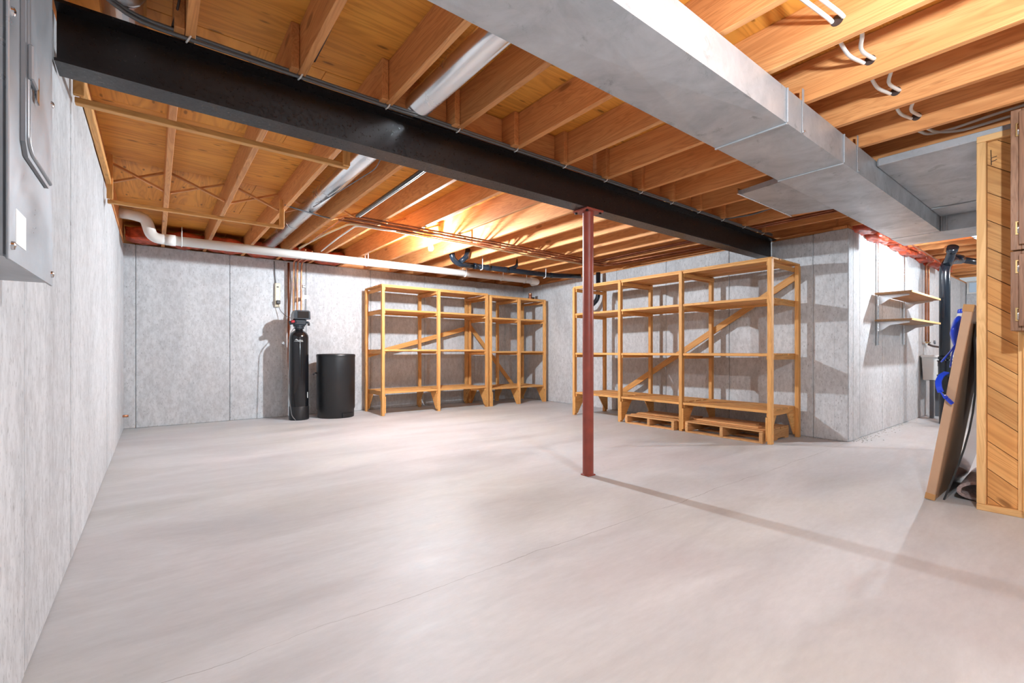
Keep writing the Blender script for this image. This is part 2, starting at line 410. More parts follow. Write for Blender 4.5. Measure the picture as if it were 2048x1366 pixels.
# cross bridging at mid span of the far joists
prev = XL
for x in FARX:
    a, b_ = prev+(0.0 if prev == XL else JW), x
    if b_-a > 0.15:
        yb = 5.38
        board('bridging', (a+0.006, yb-0.02, ZJ+JD-0.03), (b_-0.006, yb-0.02, ZJ+0.03), 0.034, 0.018, 'joist', ceil)
        board('bridging', (a+0.006, yb+0.02, ZJ+0.03), (b_-0.006, yb+0.02, ZJ+JD-0.03), 0.034, 0.018, 'joist', ceil)
    prev = x

# ------------------------------------------------------------------ steel beam and red post
def i_beam():
    y0, y1, z0, z1, t, w = 2.63, 2.77, 2.236, 2.492, 0.013, 0.010; yc = 2.70
    prof = [(y0, z0), (y1, z0), (y1, z0+t), (yc+w/2, z0+t+0.008), (yc+w/2, z1-t-0.008), (y1, z1-t), (y1, z1), (y0, z1), (y0, z1-t), (yc-w/2, z1-t-0.008), (yc-w/2, z0+t+0.008), (y0, z0+t)]
    v = [(XL+0.004, a, b_) for a, b_ in prof]+[(6.34, a, b_) for a, b_ in prof]; n = len(prof)
    # the concave outline is capped with three quads
    def caps(o): return [(o+0, o+1, o+2, o+11), (o+11, o+2, o+3, o+10), (o+10, o+3, o+4, o+9), (o+9, o+4, o+5, o+8), (o+8, o+5, o+6, o+7)]
    f = [(k, (k+1) % n, n+(k+1) % n, n+k) for k in range(n)]+caps(0)+caps(n)
    o = mesh_obj('steel_beam', v, f, 'steel')
    tag(o, 'long black steel I-beam crossing the room under the wooden joists', 'beam')
i_beam()
p = thing('support_post', 'round red-brown steel post holding up the black beam', 'post', (2.90, 2.70, 0))
lathe('shaft', [(0.046, 0.012), (0.046, 2.218)], (2.90, 2.70, 0), 'post', p, n=28)
abox('cap_plate', (2.80, 2.615, 2.218), (3.00, 2.785, 2.235), 'post', p)
abox('base_plate', (2.855, 2.655, 0.0), (2.945, 2.745, 0.012), 'post', p)
for sx in (-1, 1):
    for sy in (-1, 1): lathe('bolt', [(0.012, 2.205), (0.012, 2.218)], (2.90+sx*0.08, 2.70+sy*0.062, 0), 'steel', p, n=6, smooth=False)
o = abox('tape_strip', (2.943, 2.676, 0.30), (2.9475, 2.69, 0.43), 'white', p, bev=0); o['label'] = 'white tape strip'

# cables stapled along the beam
for j, (dz, lab) in enumerate(((0.0, 'lower grey cable stapled along the top of the black beam'), (0.020, 'upper grey cable running beside its twin above the black beam'))):
    t = thing('electrical_cable', lab, 'cable', (0.0, 2.60, 2.50), 'grey cables on the beam')
    pts = [(-0.30, 2.2+0.1*j, 2.60), (-0.22, 2.50+0.03*j, 2.53+dz), (-0.08, 2.612, 2.498+dz), (0.2, 2.614, 2.497+dz)]+[(x, 2.616-0.006*(k % 2), 2.496+dz*0.75) for k, x in enumerate([0.7, 1.3, 1.9, 2.5, 3.2, 4.0, 4.8, 5.6])]+[(6.15, 2.60, 2.50+dz)]
    tube('cable', pts, 0.0085, 'cable_grey', t, fr=0.15, n=8, seg=3)
    if j == 0:
        for x in NEAR:
            if x < 6.1:
                tube('staple', [(x+0.005, 2.624, 2.484), (x+0.012, 2.600, 2.486), (x+0.025, 2.596, 2.515), (x+0.030, 2.612, 2.528)], 0.0045, 'white', t, fr=0.01, n=6, seg=2)

# ------------------------------------------------------------------ ducts
def duct_section(name, a, b_, mat, parent, crease=0.007):
    """sheet-metal box with a cross-broken (shallow pyramid) bottom and sides"""
    x0, y0, z0 = a; x1, y1, z1 = b_
    v = [(x0, y0, z0), (x1, y0, z0), (x1, y1, z0), (x0, y1, z0), (x0, y0, z1), (x1, y0, z1), (x1, y1, z1), (x0, y1, z1)]
    xm, ym, zm = (x0+x1)/2, (y0+y1)/2, (z0+z1)/2
    v += [(xm, ym, z0-crease), (xm, y0-crease*0.4, zm)]
    f = [(4, 5, 6, 7), (0, 3, 7, 4), (1, 2, 6, 5), (3, 2, 6, 7), (0, 1, 8), (1, 2, 8), (2, 3, 8), (3, 0, 8), (0, 1, 9), (1, 5, 9), (5, 4, 9), (4, 0, 9)]
    return mesh_obj(name, v, f, mat, parent)
tr = thing('trunk_duct', 'large rectangular galvanised trunk duct hanging below the joists', 'duct', (3, 1.29, 2.30))
ys0, ys1, zd0, zd1 = 1.085, 1.490, 2.302, 2.492
cuts = [-0.25, 0.66, 2.742, 3.625, 6.50]
for a, b_ in zip(cuts[:-1], cuts[1:]): duct_section('duct_section', (a+0.001, ys0, zd0), (b_-0.001, ys1, zd1), 'galv', tr)
for x in cuts[1:-1]:
    abox('seam_cleat', (x-0.008, ys0-0.004, zd0-0.009), (x+0.008, ys1+0.004, zd0-0.0005), 'galv', tr, bev=0.002)
    abox('seam_cleat', (x-0.006, ys0-0.010, zd0), (x+0.006, ys0-0.0005, zd1), 'galv', tr, bev=0.002)
for x in (2.955, 3.90):
    abox('hanger_strap', (x-0.012, ys0-0.006, zd0+0.002), (x+0.012, ys0-0.002, 2.56), 'galv', tr, bev=0.001)
    lathe('screw', [(0.006, 0), (0.006, 0.006), (0.002, 0.008)], (x, ys0-0.006, zd0+0.012), 'chrome', tr, n=8, axis=(0, -1, 0))
# cross piece at the far end of the trunk
duct_section('cross_duct', (6.502, -1.6, zd0-0.004), (7.04, ys1+0.004, zd1), 'galv', tr, 0.006)
abox('corner_cleat', (6.488, ys0-0.016, zd0-0.006), (6.503, ys0-0.002, zd1), 'galv', tr)
abox('corner_cleat', (6.488, ys0-0.055, zd0-0.006), (6.503, ys0-0.043, zd1), 'galv', tr)
# flat take-off towards the steel beam
mesh_obj('takeoff', [(4.05, 1.491, 2.44), (5.22, 1.491, 2.42), (5.20, 2.02, 2.455), (4.16, 2.02, 2.455), (4.05, 1.491, 2.492), (5.22, 1.491, 2.492), (5.20, 2.02, 2.495), (4.16, 2.02, 2.495)],
         [(0, 1, 2, 3), (4, 5, 6, 7), (0, 1, 5, 4), (1, 2, 6, 5), (2, 3, 7, 6), (3, 0, 4, 7)], 'galv', tr)
abox('takeoff_flange', (4.10, 2.02, 2.445), (5.24, 2.032, 2.50), 'galv_bright', tr)
# wide flat return pan beside the trunk
def pan():
    nx, ny = 13, 9; x0, x1, y0, y1 = 4.33, 6.485, -0.6, 1.08
    v, f = [], []
    for layer in (0, 1):
        for i in range(nx+1):
            for j in range(ny+1):
                x = x0+(x1-x0)*i/nx; yv = y0+(y1-y0)*j/ny
                if layer == 0:
                    dent = 0.010*math.sin(x*3.1+yv*2.3)*math.sin(yv*4+x)*(0.0 if i in (0, nx) or j in (0, ny) else 1.0)
                    if i >= nx-3: dent -= 0.012*abs(math.sin(yv*7+i)) if 0 < j < ny and i < nx else 0
                    v.append((x, yv, 2.452+dent*0.6))
                else: v.append((x, yv, 2.496))
    n1 = (nx+1)*(ny+1)
    for layer in (0, 1):
        for i in range(nx):
            for j in range(ny):
                a = layer*n1+i*(ny+1)+j; f.append((a, a+1, a+ny+2, a+ny+1))
    def rim(idx):
        for a, b_ in zip(idx[:-1], idx[1:]): f.append((a, b_, n1+b_, n1+a))
    rim([i*(ny+1) for i in range(nx+1)]); rim([i*(ny+1)+ny for i in range(nx+1)])
    rim([j for j in range(ny+1)]); rim([nx*(ny+1)+j for j in range(ny+1)])
    t = thing('return_pan', 'wide flat sheet-metal return pan under the joists beside the partition', 'duct', (5.4, 0.3, 2.45))
    mesh_obj('pan_sheet', v, f, 'galv', t)
    abox('front_lip', (4.312, -0.6, 2.445), (4.330, 1.07, 2.50), 'galv', t)
    abox('seam_cleat', (6.02, -0.6, 2.437), (6.034, 1.07, 2.446), 'galv', t, bev=0.001)
pan()
# round branch duct between two joists
rd = thing('round_duct', 'shiny round metal duct lying between the joists and crossing above the beam', 'duct', (1.30, 4.5, 2.585))
tube('duct_pipe', [(1.30, 1.49, 2.585), (1.30, 7.55, 2.585)], 0.078, 'galv_bright', rd, n=28)
for y in (1.6, 3.05, 4.5, 5.95): tube('crimp_ring', [(1.30, y-0.008, 2.585), (1.30, y+0.008, 2.585)], 0.0805, 'galv_bright', rd, n=28)
tube('support_wire', [(1.03, 5.05, 2.512), (1.18, 5.1, 2.503), (1.42, 5.2, 2.503), (1.56, 5.25, 2.510)], 0.007, 'slate', rd, n=6, fr=0.03)
tube('wire_loop', [(1.26, 4.9, 2.50), (1.33, 4.3, 2.505), (1.40, 3.6, 2.51), (1.36, 3.4, 2.51)], 0.004, 'slate', rd, n=6, fr=0.2)
vd = thing('vent_duct', 'shiny round vent duct above the beam in the corner by the electrical panel', 'duct', (-0.12, 2.0, 2.62))
tube('duct_pipe', [(-0.115, 0.6, 2.625), (-0.115, 3.05, 2.625)], 0.085, 'galv_bright', vd, n=24)
tube('crimp_ring', [(-0.115, 2.60, 2.625), (-0.115, 2.62, 2.625)], 0.088, 'galv_bright', vd, n=24)

# ------------------------------------------------------------------ light bulbs
def lamp(name, label, loc, key, drop=0.0, top=ZJ):
    x, y, z = loc
    t = thing(name, label, 'light bulb', loc, 'bare bulbs on the ceiling')
    prof = [(0.013, 0.050), (0.014, 0.036), (0.024, 0.018), (0.032, -0.004), (0.031, -0.022), (0.022, -0.038), (0.008, -0.045)]
    o = lathe('bulb', prof, loc, 'white', t, n=20)
    area = sum(2*math.pi*(a[0]+c[0])/2*math.hypot(a[0]-c[0], a[1]-c[1]) for a, c in zip(prof[:-1], prof[1:]))
    o.data.materials[0] = bulb_mat('lit_bulb_'+key, BULB_W[key], area)
    lathe('socket', [(0.019, 0.050), (0.020, 0.075), (0.030, 0.078), (0.055, 0.098), (0.055, 0.108)], loc, 'porcelain', t, n=20)
    if z+0.108 < top-0.02: tube('stem', [(x, y, z+0.107), (x, y, top)], 0.010, 'porcelain', t, n=8)
    return t
board('lamp_cleat', (2.70, 5.36, ZJ+0.02), (2.97, 5.36, ZJ+0.02), 0.09, 0.038, 'joist', ceil)
lamp('light_bulb', 'bare glowing bulb hanging near the white drain pipe', (2.82, 5.36, 2.388), 'back')
lamp('light_bulb', 'bare bulb behind the plank partition, past the cross duct', (7.75, 0.80, 2.385), 'side')
lamp('light_bulb', 'bare bulb on a short stem below the joists facing the oak cabinets', (1.72, -0.15, 2.17), 'front')
lamp('light_bulb', 'assumed unseen bulb added farther down the right-hand room', (10.4, -0.9, 2.385), 'rear')  # assumed bulb, out of view, added as extra light for this room

# ------------------------------------------------------------------ dropped wood frame at the left
sf = thing('soffit_frame', 'light strip-wood frame hanging below the joists along the left wall', 'wood frame', (0.3, 4.2, 2.30))
for y, z in ((3.20, 2.315), (5.22, 2.325)):
    board('crosspiece', (XL+0.01, y, z), (1.05, y, z), 0.042, 0.030, 'pine', sf)
    abox('hanger', (XL+0.006, y-0.045, z+0.016), (XL+0.048, y-0.022, 2.72), 'pine', sf)
    abox('hanger', (1.005, y-0.045, z-0.01), (1.05, y-0.022, 2.60), 'pine', sf)
board('wall_rail', (XL+0.02, 3.10, 2.485), (XL+0.02, 5.35, 2.485), 0.034, 0.050, 'pine', sf)

# ------------------------------------------------------------------ white drain pipe
pp = thing('drain_pipe', 'long white plastic drain pipe slung along the back wall', 'pipe', (3, 7.0, 2.42))
PR = 0.058
tube('pipe', [(0.16, 7.0, 2.400), (5.90, 7.0, 2.440)], PR, 'pvc', pp, n=24)
tube('elbow', [(0.16, 7.0, 2.400), (-0.03, 7.0, 2.402), (-0.085, 7.0, 2.62), (-0.20, 7.02, 2.652), (XL-0.0, 7.02, 2.655)], PR*1.06, 'pvc', pp, fr=0.12, n=24, seg=8)
tube('coupling', [(0.10, 7.0, 2.400), (0.20, 7.0, 2.401)], PR*1.14, 'pvc', pp, n=24)
tube('end_elbow', [(5.86, 7.0, 2.440), (6.02, 7.0, 2.442), (6.12, 7.10, 2.443), (6.12, 7.25, 2.444)], PR*1.07, 'pvc', pp, fr=0.1, n=24, seg=7)
for x in (0.26, 2.58, 4.35, 5.15, 5.72):
    z = 2.40+(x-0.16)*0.00697
    pts = [(x, 7.0-PR*1.1, ZJ+0.06)]+[(x, 7.0-math.cos(a)*PR*1.12, z-math.sin(a)*PR*1.12) for a in [0.0, 0.5, 1.0, 1.57, 2.1, 2.6, 3.14]]+[(x, 7.0+PR*1.1, ZJ+0.02)]
    tube('pipe_hanger', pts, 0.006, 'white', pp, fr=0.01, n=6, seg=2)

# ------------------------------------------------------------------ black drain
bd = thing('black_drain', 'glossy black plastic drain line with trap under the joists', 'pipe', (5, 6.2, 2.40))
tube('pipe', [(4.0, 6.2, 2.405), (5.75, 6.2, 2.425), (6.22, 5.98, 2.43)], 0.042, 'abs', bd, n=18, fr=0.15)
tube('trap', [(3.60, 6.18, 2.60), (3.62, 6.18, 2.47), (3.72, 6.19, 2.405), (4.02, 6.2, 2.405)], 0.044, 'abs', bd, fr=0.10, n=18, seg=6)
tube('trap', [(3.86, 6.12, 2.64), (3.84, 6.12, 2.52), (3.74, 6.15, 2.43)], 0.040, 'abs', bd, fr=0.08, n=18, seg=6)
for x in (4.05, 4.30, 4.66, 5.70): tube('coupling', [(x-0.035, 6.2, 2.405+(x-4)*0.0115), (x+0.035, 6.2, 2.406+(x-4)*0.0115)], 0.048, 'abs', bd, n=18)
tube('branch', [(4.93, 6.2, 2.64), (4.90, 6.2, 2.50), (4.68, 6.2, 2.415)], 0.030, 'abs', bd, fr=0.10, n=14, seg=6)
for x in (4.16, 5.52): tube('pipe_hanger', [(x, 6.155, 2.60), (x, 6.155, 2.43), (x+0.01, 6.17, 2.365), (x, 6.22, 2.36)], 0.006, 'white', bd, fr=0.02, n=6)
dn = thing('black_downpipe', 'black plastic downpipe behind the long shelving unit', 'pipe', (6.30, 5.62, 2.0))
tube('pipe', [(6.30, 5.62, 2.46), (6.30, 5.62, 1.98), (6.20, 5.75, 1.83), (6.36, 5.9, 1.78)], 0.040, 'abs', dn, fr=0.12, n=16, seg=6)
tube('coupling', [(6.30, 5.62, 2.14), (6.30, 5.62, 2.20)], 0.046, 'abs', dn, n=16)

# ------------------------------------------------------------------ copper lines
def copper(label, pts, r=0.010, mat='copper_old', fr=0.05, group='copper lines under the joists'):
    v, f = sweep(fillet(pts, fr, 4), r, 8)
    o = mesh_obj('copper_pipe', v, f, mat, smooth=True); return tag(o, label, 'pipe', group)
copper('dark copper line nearest the beam, turning towards the right wall', [(1.70, 4.93, 2.490), (5.60, 5.02, 2.490), (5.70, 4.9, 2.52), (5.60, 1.75, 2.525)], 0.011)
copper('second dark copper line of the bundle crossing under the joists', [(1.66, 4.99, 2.478), (5.70, 5.08, 2.478), (5.78, 4.95, 2.52), (5.68, 1.75, 2.525)], 0.011)
copper('third copper line of the bundle, bending over the red post', [(1.62, 5.065, 2.490), (5.85, 5.15, 2.490), (5.98, 4.9, 2.49), (6.02, 3.1, 2.492)], 0.011)
copper('fourth copper line, farthest from the beam in the bundle', [(1.58, 5.14, 2.480), (5.95, 5.22, 2.480), (6.08, 4.95, 2.488), (6.13, 2.95, 2.490)], 0.011)
copper('thin copper line beside the insulated dark pipe', [(1.62, 7.2, 2.490), (1.62, 5.06, 2.491)], 0.009, 'copper')
o = copper('thin copper line wandering along the top of the side wall', [(5.62, 1.72, 2.515), (6.1, 1.63, 2.50), (7.4, 1.61, 2.47), (8.7, 1.62, 2.465), (9.70, 1.63, 2.45)], 0.009, 'copper')
t = thing('insulated_pipe', 'dark sleeved pipe running under a joist towards the round duct', 'pipe', (1.7, 3.9, 2.48))
tube('sleeve', [(1.655, 2.80, 2.50), (1.685, 3.35, 2.488), (1.70, 4.90, 2.487)], 0.017, 'steel', t, n=10, fr=0.2)
tube('edge_strip', [(1.678, 2.80, 2.492), (1.706, 3.35, 2.478), (1.722, 4.88, 2.477)], 0.006, 'cable_white', t, n=6, fr=0.2)
def cable(name, label, pts, r, mat, group, fr=0.1):
    v, f = sweep(fillet(pts, fr, 4), r, 7); o = mesh_obj(name, v, f, mat, smooth=True); return tag(o, label, 'cable', group)
cable('electrical_cable', 'yellowed cable following the copper bundle to the bulb', [(1.60, 6.95, 2.492), (1.66, 5.9, 2.49), (1.74, 5.21, 2.484), (2.2, 5.21, 2.478), (2.70, 5.25, 2.48), (3.4, 5.25, 2.482), (4.3, 5.28, 2.470), (5.3, 5.30, 2.482), (5.85, 5.34, 2.484)], 0.012, 'cable_yellow', 'cables under the joists')
cable('electrical_cable', 'pale cable sagging from the copper bundle to the drain pipe', [(1.90, 6.96, 2.492), (1.84, 6.0, 2.488), (1.80, 5.20, 2.470), (2.1, 5.18, 2.462), (2.32, 5.22, 2.49)], 0.010, 'cable_white', 'cables under the joists')
cable('electrical_cable', 'white cable stapled between the bulb and the drain hanger', [(2.80, 5.40, 2.50), (2.62, 5.55, 2.60), (2.56, 5.85, 2.57), (2.55, 6.3, 2.56), (2.55, 6.8, 2.54), (2.53, 6.93, 2.51)], 0.008, 'cable_white', 'cables under the joists')
cable('electrical_cable', 'dark red-brown wire hanging down a joist above the beam', [(0.105, 1.9, 2.72), (0.09, 2.25, 2.70), (0.085, 2.55, 2.60), (0.06, 2.62, 2.52)], 0.005, 'wire_dark', 'cables on joists')
cable('electrical_cable', 'black wire clinging to the doubled joist above the beam', [(0.632, 1.7, 2.53), (0.66, 2.0, 2.60), (0.64, 2.25, 2.53), (0.635, 2.45, 2.51)], 0.006, 'wire_dark', 'cables on joists')
cable('electrical_cable', 'grey cable stapled along the last joists before the right wall', [(4.95, 2.58, 2.50), (5.10, 2.35, 2.52), (5.02, 2.08, 2.53)], 0.009, 'cable_grey', 'cables on joists')
# white cable pair threaded through the joists at the upper right
for j, lab in enumerate(('white cable threaded through the upper right joists, hanging lower', 'white cable threaded through the upper right joists, pulled tighter')):
    yy = 0.80-0.045*j; s = 0.016 if j == 0 else 0.004
    pts = [(1.95, yy+0.25, 2.68), (2.25, yy+0.07, 2.66), (2.50, yy, 2.600), (2.56, yy, 2.598)]
    for k in range(3):
        xa = 2.56+k*SP
        pts += [(xa+0.14, yy+0.02-0.05*j, 2.598-s), (xa+0.30, yy+0.03, 2.594-s*0.7), (xa+0.43, yy+0.01, 2.594), (xa+SP, yy, 2.594)]
    pts += [(4.13, yy+0.02, 2.575), (4.38, yy+0.0, 2.60), (4.405, yy-0.12, 2.60-0.03*j), (4.40, 0.45, 2.62-0.045*j), (4.40, 0.05, 2.635-0.045*j), (4.40, -0.6, 2.63-0.04*j)]
    t = thing('electrical_cable', lab, 'cable', (2.5, yy, 2.6), 'white cables through the joists')
    tube('cable', pts, 0.0095, 'cable_white', t, fr=0.06, n=8, seg=3)
    if j == 0:
        for k in range(4):
            x = X0+(5+k)*SP
            lathe('bored_hole', [(0.026, 0), (0.026, 0.0015)], (x-0.0006, yy-0.02, 2.596), 'wire_dark', t, n=14, axis=(-1, 0, 0))

# ------------------------------------------------------------------ insulation
def batt(label, a, b_, group, seed):
    rnd = random.Random(seed); bm = bmesh.new(); bmesh.ops.create_cube(bm, size=1.0)
    bmesh.ops.subdivide_edges(bm, edges=bm.edges[:], cuts=5, use_grid_fill=True)
    a = Vector(a); b_ = Vector(b_); c = (a+b_)/2; d = b_-a
    ph = [rnd.uniform(0, 6.28) for _ in range(6)]
    for v in bm.verts:
        x, y, z = v.co
        w = 1.0-0.25*((abs(x)*2)**4)
        q = Vector((x*d.x, y*d.y*w, z*d.z*w))
        q += Vector((0.010*math.sin(23*z+ph[0]), 0.020*math.sin(19*x+ph[1]+6*z)+0.012*math.sin(41*x+ph[3]), 0.018*math.sin(27*x+ph[2])*math.cos(11*y+ph[4])+0.006*rnd.uniform(-1, 1)))
        v.co = q
    me = bpy.data.meshes.new('insulation_batt'); bm.to_mesh(me); bm.free(); me.materials.append(M['insul'])
    me.polygons.foreach_set('use_smooth', [True]*len(me.polygons))
    o = obj('insulation_batt', me, Matrix.Translation(c)); return tag(o, label, 'insulation', group)
edges = [XL+0.02]+FARX
names = ['beside the left wall', 'in the second bay from the left wall', 'in the third bay from the left wall', 'beside the round duct end', 'in the bay past the round duct', 'above the drain pipe hanger']
for k in range(6):
    xa = edges[k]+(JW if k else 0)+0.012; xb = edges[k+1]-0.012
    batt('red insulation batt at the back wall '+names[k], (xa, 7.70, 2.50), (xb, 8.05, 2.66), 'insulation along the back rim', 20+k)
sd = [x for x in NEAR if x > 6.2][:11]
sd = [6.36]+sd
where = ['at the wall corner', 'just past the wall corner', 'above the first shelf upright', 'between the shelf uprights', 'above the shelf middle', 'above the second shelf upright', 'past the second shelf upright', 'above the copper drops', 'behind the black stack', 'right of the black stack', 'nearest the far window']
for k in range(11):
    xa = sd[k]+(JW if k else 0)+0.012; xb = sd[k+1]-0.012
    if xb-xa < 0.1: continue
    batt('red-orange insulation batt on the side wall '+where[k], (xa, 1.70, 2.47-0.02*(k % 3)), (xb, 1.93, 2.62), 'insulation along the side wall', 40+k)

# ------------------------------------------------------------------ shelving units
PW = 0.058
def shelving(label, posts, front, back, levels, axis, toward, brace, top_over=0.0, group='pine shelving units', boards=4, gusset=True):
    """axis 'x': runs along x with front/back given in y; axis 'y': runs along y with front/back in x"""
    def pt(a, d, z): return (a, d, z) if axis == 'x' else (d, a, z)
    loc = pt((posts[0]+posts[-1])/2, (front+back)/2, 0)
    t = thing('shelving_unit', label, 'shelf', loc, group)
    up = (0, 1, 0) if axis == 'x' else (1, 0, 0)
    top = levels[0]
    for i, a in enumerate(posts):
        for d in (front, back):
            w1, w2 = (PW*0.8, PW)
            board('post', pt(a, d, 0.0), pt(a, d, top), w1, w2, 'pine', t, up=up)
    sgn = 1 if back > front else -1
    for li, z in enumerate(levels):
        for i, a in enumerate(posts):      # cleats carrying the boards
            for s in ((1,) if i == 0 else (-1,) if i == len(posts)-1 else (-1, 1)):
                off = s*(PW*0.4+0.011)
                e = 0.03 if (li and 0 < i < len(posts)-1) or True else 0
                board('cleat', pt(a+off, front-sgn*0.0, z-0.046), pt(a+off, back+sgn*0.0, z-0.046), 0.020, 0.052, 'pine', t)
        # shelf boards, one set per bay
        for i in range(len(posts)-1):
            a0, a1 = posts[i], posts[i+1]
            d0 = front+sgn*(PW*0.5+0.002); d1 = back-sgn*(PW*0.5+0.002)
            if li == 0: d0 = front-sgn*0.01; d1 = back+sgn*0.01
            n = boards; gap = 0.022; w = (abs(d1-d0)-gap*(n-1))/n
            for k in range(n):
                dc = d0+sgn*(w/2+k*(w+gap))
                if li == 0: zb = z+0.010; e0, e1 = (a0-PW*0.4 if i == 0 else a0+0.001), (a1+PW*0.4 if i == len(posts)-2 else a1-0.001)
                else: zb = z-0.010; e0, e1 = a0+PW*0.4+0.002, a1-PW*0.4-0.002
                j = random.uniform(-0.0015, 0.0015)
                board('shelf_board', pt(e0, dc, zb+j), pt(e1, dc, zb+j), w*random.uniform(0.97, 1.0), 0.020, 'pine', t)
            if li:   # front rail between posts
                board('front_rail', pt(a0+PW*0.4+0.002, front, z-0.014), pt(a1-PW*0.4-0.002, front, z-0.014), 0.028, 0.030, 'pine', t)
                board('back_rail', pt(a0+PW*0.4+0.002, back, z-0.020), pt(a1-PW*0.4-0.002, back, z-0.020), 0.020, 0.040, 'pine', t)
            else:
                board('front_rail', pt(a0+PW*0.4+0.002, front, z-0.014), pt(a1-PW*0.4-0.002, front, z-0.014), 0.028, 0.026, 'pine', t)
    # triangular plywood gussets below the lowest shelf
    zl = levels[-1]
    for i, a in enumerate(posts):
        s = 1 if i == 0 else -1
        for d, sd_ in ((front, sgn), (back, -sgn)):
            q = pt(a+s*(PW*0.4+0.001), d-sd_*PW*0.5, zl-0.075)
            dn_ = pt(s, 0, 0); 
            extrude('gusset', [(0, 0.0), (0.24, 0.0), (PW, -0.27), (0, -0.27)], q, pt(0, sd_, 0), (0, 0, 1), dn_, 0.018, 'pine', t)
    for (a0, z0, a1, z1) in brace:
        bd_ = back+sgn*(PW*0.5+0.012)
        board('diagonal_brace', pt(a0, bd_, z0), pt(a1, bd_, z1), 0.085, 0.018, 'pine', t, up=up)
    return t
LV = [2.115, 1.735, 1.075, 0.385]
shelving('two-bay pine shelving unit against the back wall beside the black brine tank', [2.915, 3.93, 4.955], 7.19, 7.92, LV, 'x', 1, [(2.92, 0.97, 4.96, 1.50)])
shelving('narrow pine shelving unit in the back corner of the room', [5.035, 5.73, 6.41], 7.19, 7.92, [2.095, 1.690, 1.045, 0.345], 'x', 1, [(5.06, 1.56, 6.20, 0.28)])
shelving('long three-bay pine shelving unit against the right wall behind the red post', [2.335, 3.445, 4.455, 5.40], 5.48, 6.22, [2.09, 1.665, 1.02, 0.375], 'y', 1, [(2.36, 1.98, 5.05, 0.36)], boards=4)

# small things left on top of the corner unit
tc_ = thing('tin_can', 'brown tin can standing on top of the corner shelving unit', 'can', (6.20, 7.40, 2.116))
lathe('can_body', [(0.034, 0.0), (0.036, 0.004), (0.036, 0.105), (0.034, 0.110)], (6.20, 7.40, 2.1165), 'copper_old', tc_, n=20)
lathe('can_lid', [(0.038, 0.0), (0.038, 0.022), (0.034, 0.026)], (6.20, 7.40, 2.2275), 'copper', tc_, n=20)
kb = thing('small_box', 'small black box beside the tin can on the corner shelving unit', 'box', (6.33, 7.52, 2.116))
abox('box_body', (6.28, 7.47, 2.1165), (6.38, 7.57, 2.17), 'matte_black', kb, bev=0.004)
abox('box_lid', (6.277, 7.467, 2.1705), (6.383, 7.573, 2.188), 'matte_black', kb, bev=0.004)

# ------------------------------------------------------------------ pallets
def pallet(label, x0, x1, y0, y1, z0=0.0, h=0.125):
    t = thing('pallet', label, 'pallet', ((x0+x1)/2, (y0+y1)/2, z0), 'pallets under the shelf')
    for k in range(3):
        yc = y0+0.02+(y1-y0-0.04)*k/2
        board('stringer', (x0, yc, z0+h/2), (x1, yc, z0+h/2), 0.040, h-0.036, 'pallet', t)
    n = 6
    for k in range(n):
        xc = x0+0.05+(x1-x0-0.10)*k/(n-1); w = 0.09*random.uniform(0.85, 1.05)
        board('deck_board', (xc, y0, z0+h-0.009+random.uniform(0, 0.001)), (xc, y1, z0+h-0.009), w, 0.017, 'pallet', t)
    for k in range(3):
        xc = x0+0.05+(x1-x0-0.10)*k/2
        board('bottom_board', (xc, y0, z0+0.009), (xc, y1, z0+0.009), 0.09, 0.017, 'pallet', t)
pallet('wooden pallet under the middle bay of the long shelving unit', 5.42, 6.14, 3.52, 4.32)
pallet('wooden pallet under the right end of the long shelving unit', 5.42, 6.12, 2.395, 3.36, h=0.145)
def pallet_board(label, p0, p1):
    tag(board('loose_board', p0, p1, 0.09, 0.020, 'pallet'), label, 'board', 'loose boards on the pallets')
pallet_board('loose board on the pallet under the right end of the shelves', (5.60, 2.50, 0.157), (5.64, 3.34, 0.157))
pallet_board('loose board lying behind another on the right-end pallet', (5.80, 2.62, 0.157), (5.77, 3.30, 0.157))
pallet_board('loose board on the pallet under the middle bay of the shelves', (5.70, 3.56, 0.137), (5.66, 4.25, 0.137))

# ------------------------------------------------------------------ water softener
sx, sy = 1.752, 7.62
ws = thing('water_softener', 'tall black water softener tank with a control head at the back wall', 'water softener', (sx, sy, 0))
prof = [(0.132, 0.16)]+[(0.136, 0.18), (0.136, 1.26)]+[(0.136*math.cos(a), 1.26+0.115*math.sin(a)) for a in [0.3, 0.6, 0.85, 1.05]]+[(0.055, 1.372), (0.055, 1.395)]
lathe('tank', prof, (sx, sy, 0), 'tank', ws, n=40)
lathe('base_boot', [(0.135, 0.0), (0.143, 0.01), (0.140, 0.20), (0.137, 0.205)], (sx, sy, 0), 'matte_black', ws, n=40)
lathe('neck', [(0.062, 1.385), (0.072, 1.392), (0.072, 1.42), (0.085, 1.425), (0.085, 1.445)], (sx, sy, 0), 'valve', ws, n=24)
vb = abox('valve_body', (sx-0.085, sy-0.075, 1.445), (sx+0.09, sy+0.06, 1.535), 'valve', ws, bev=0.012)
tube('injector', [(sx-0.06, sy-0.06, 1.50), (sx-0.15, sy-0.065, 1.47)], 0.030, 'valve', vb, n=12)
o = tube('red_cap', [(sx-0.085, sy-0.085, 1.50), (sx-0.135, sy-0.09, 1.485)], 0.020, 'red', vb, n=10); o['label'] = 'red cap'
tube('drain_fitting', [(sx+0.07, sy-0.05, 1.49), (sx+0.125, sy-0.06, 1.49), (sx+0.125, sy-0.06, 1.44)], 0.018, 'valve', vb, n=10, fr=0.02)
hd = extrude('control_head', [(-0.105, 0), (0.135, 0), (0.130, 0.12), (0.105, 0.135), (-0.075, 0.135), (-0.105, 0.075)], (sx+0.005, sy-0.11, 1.535), (1, 0, 0), (0, 0, 1), (0, 1, 0), 0.20, 'valve', ws)
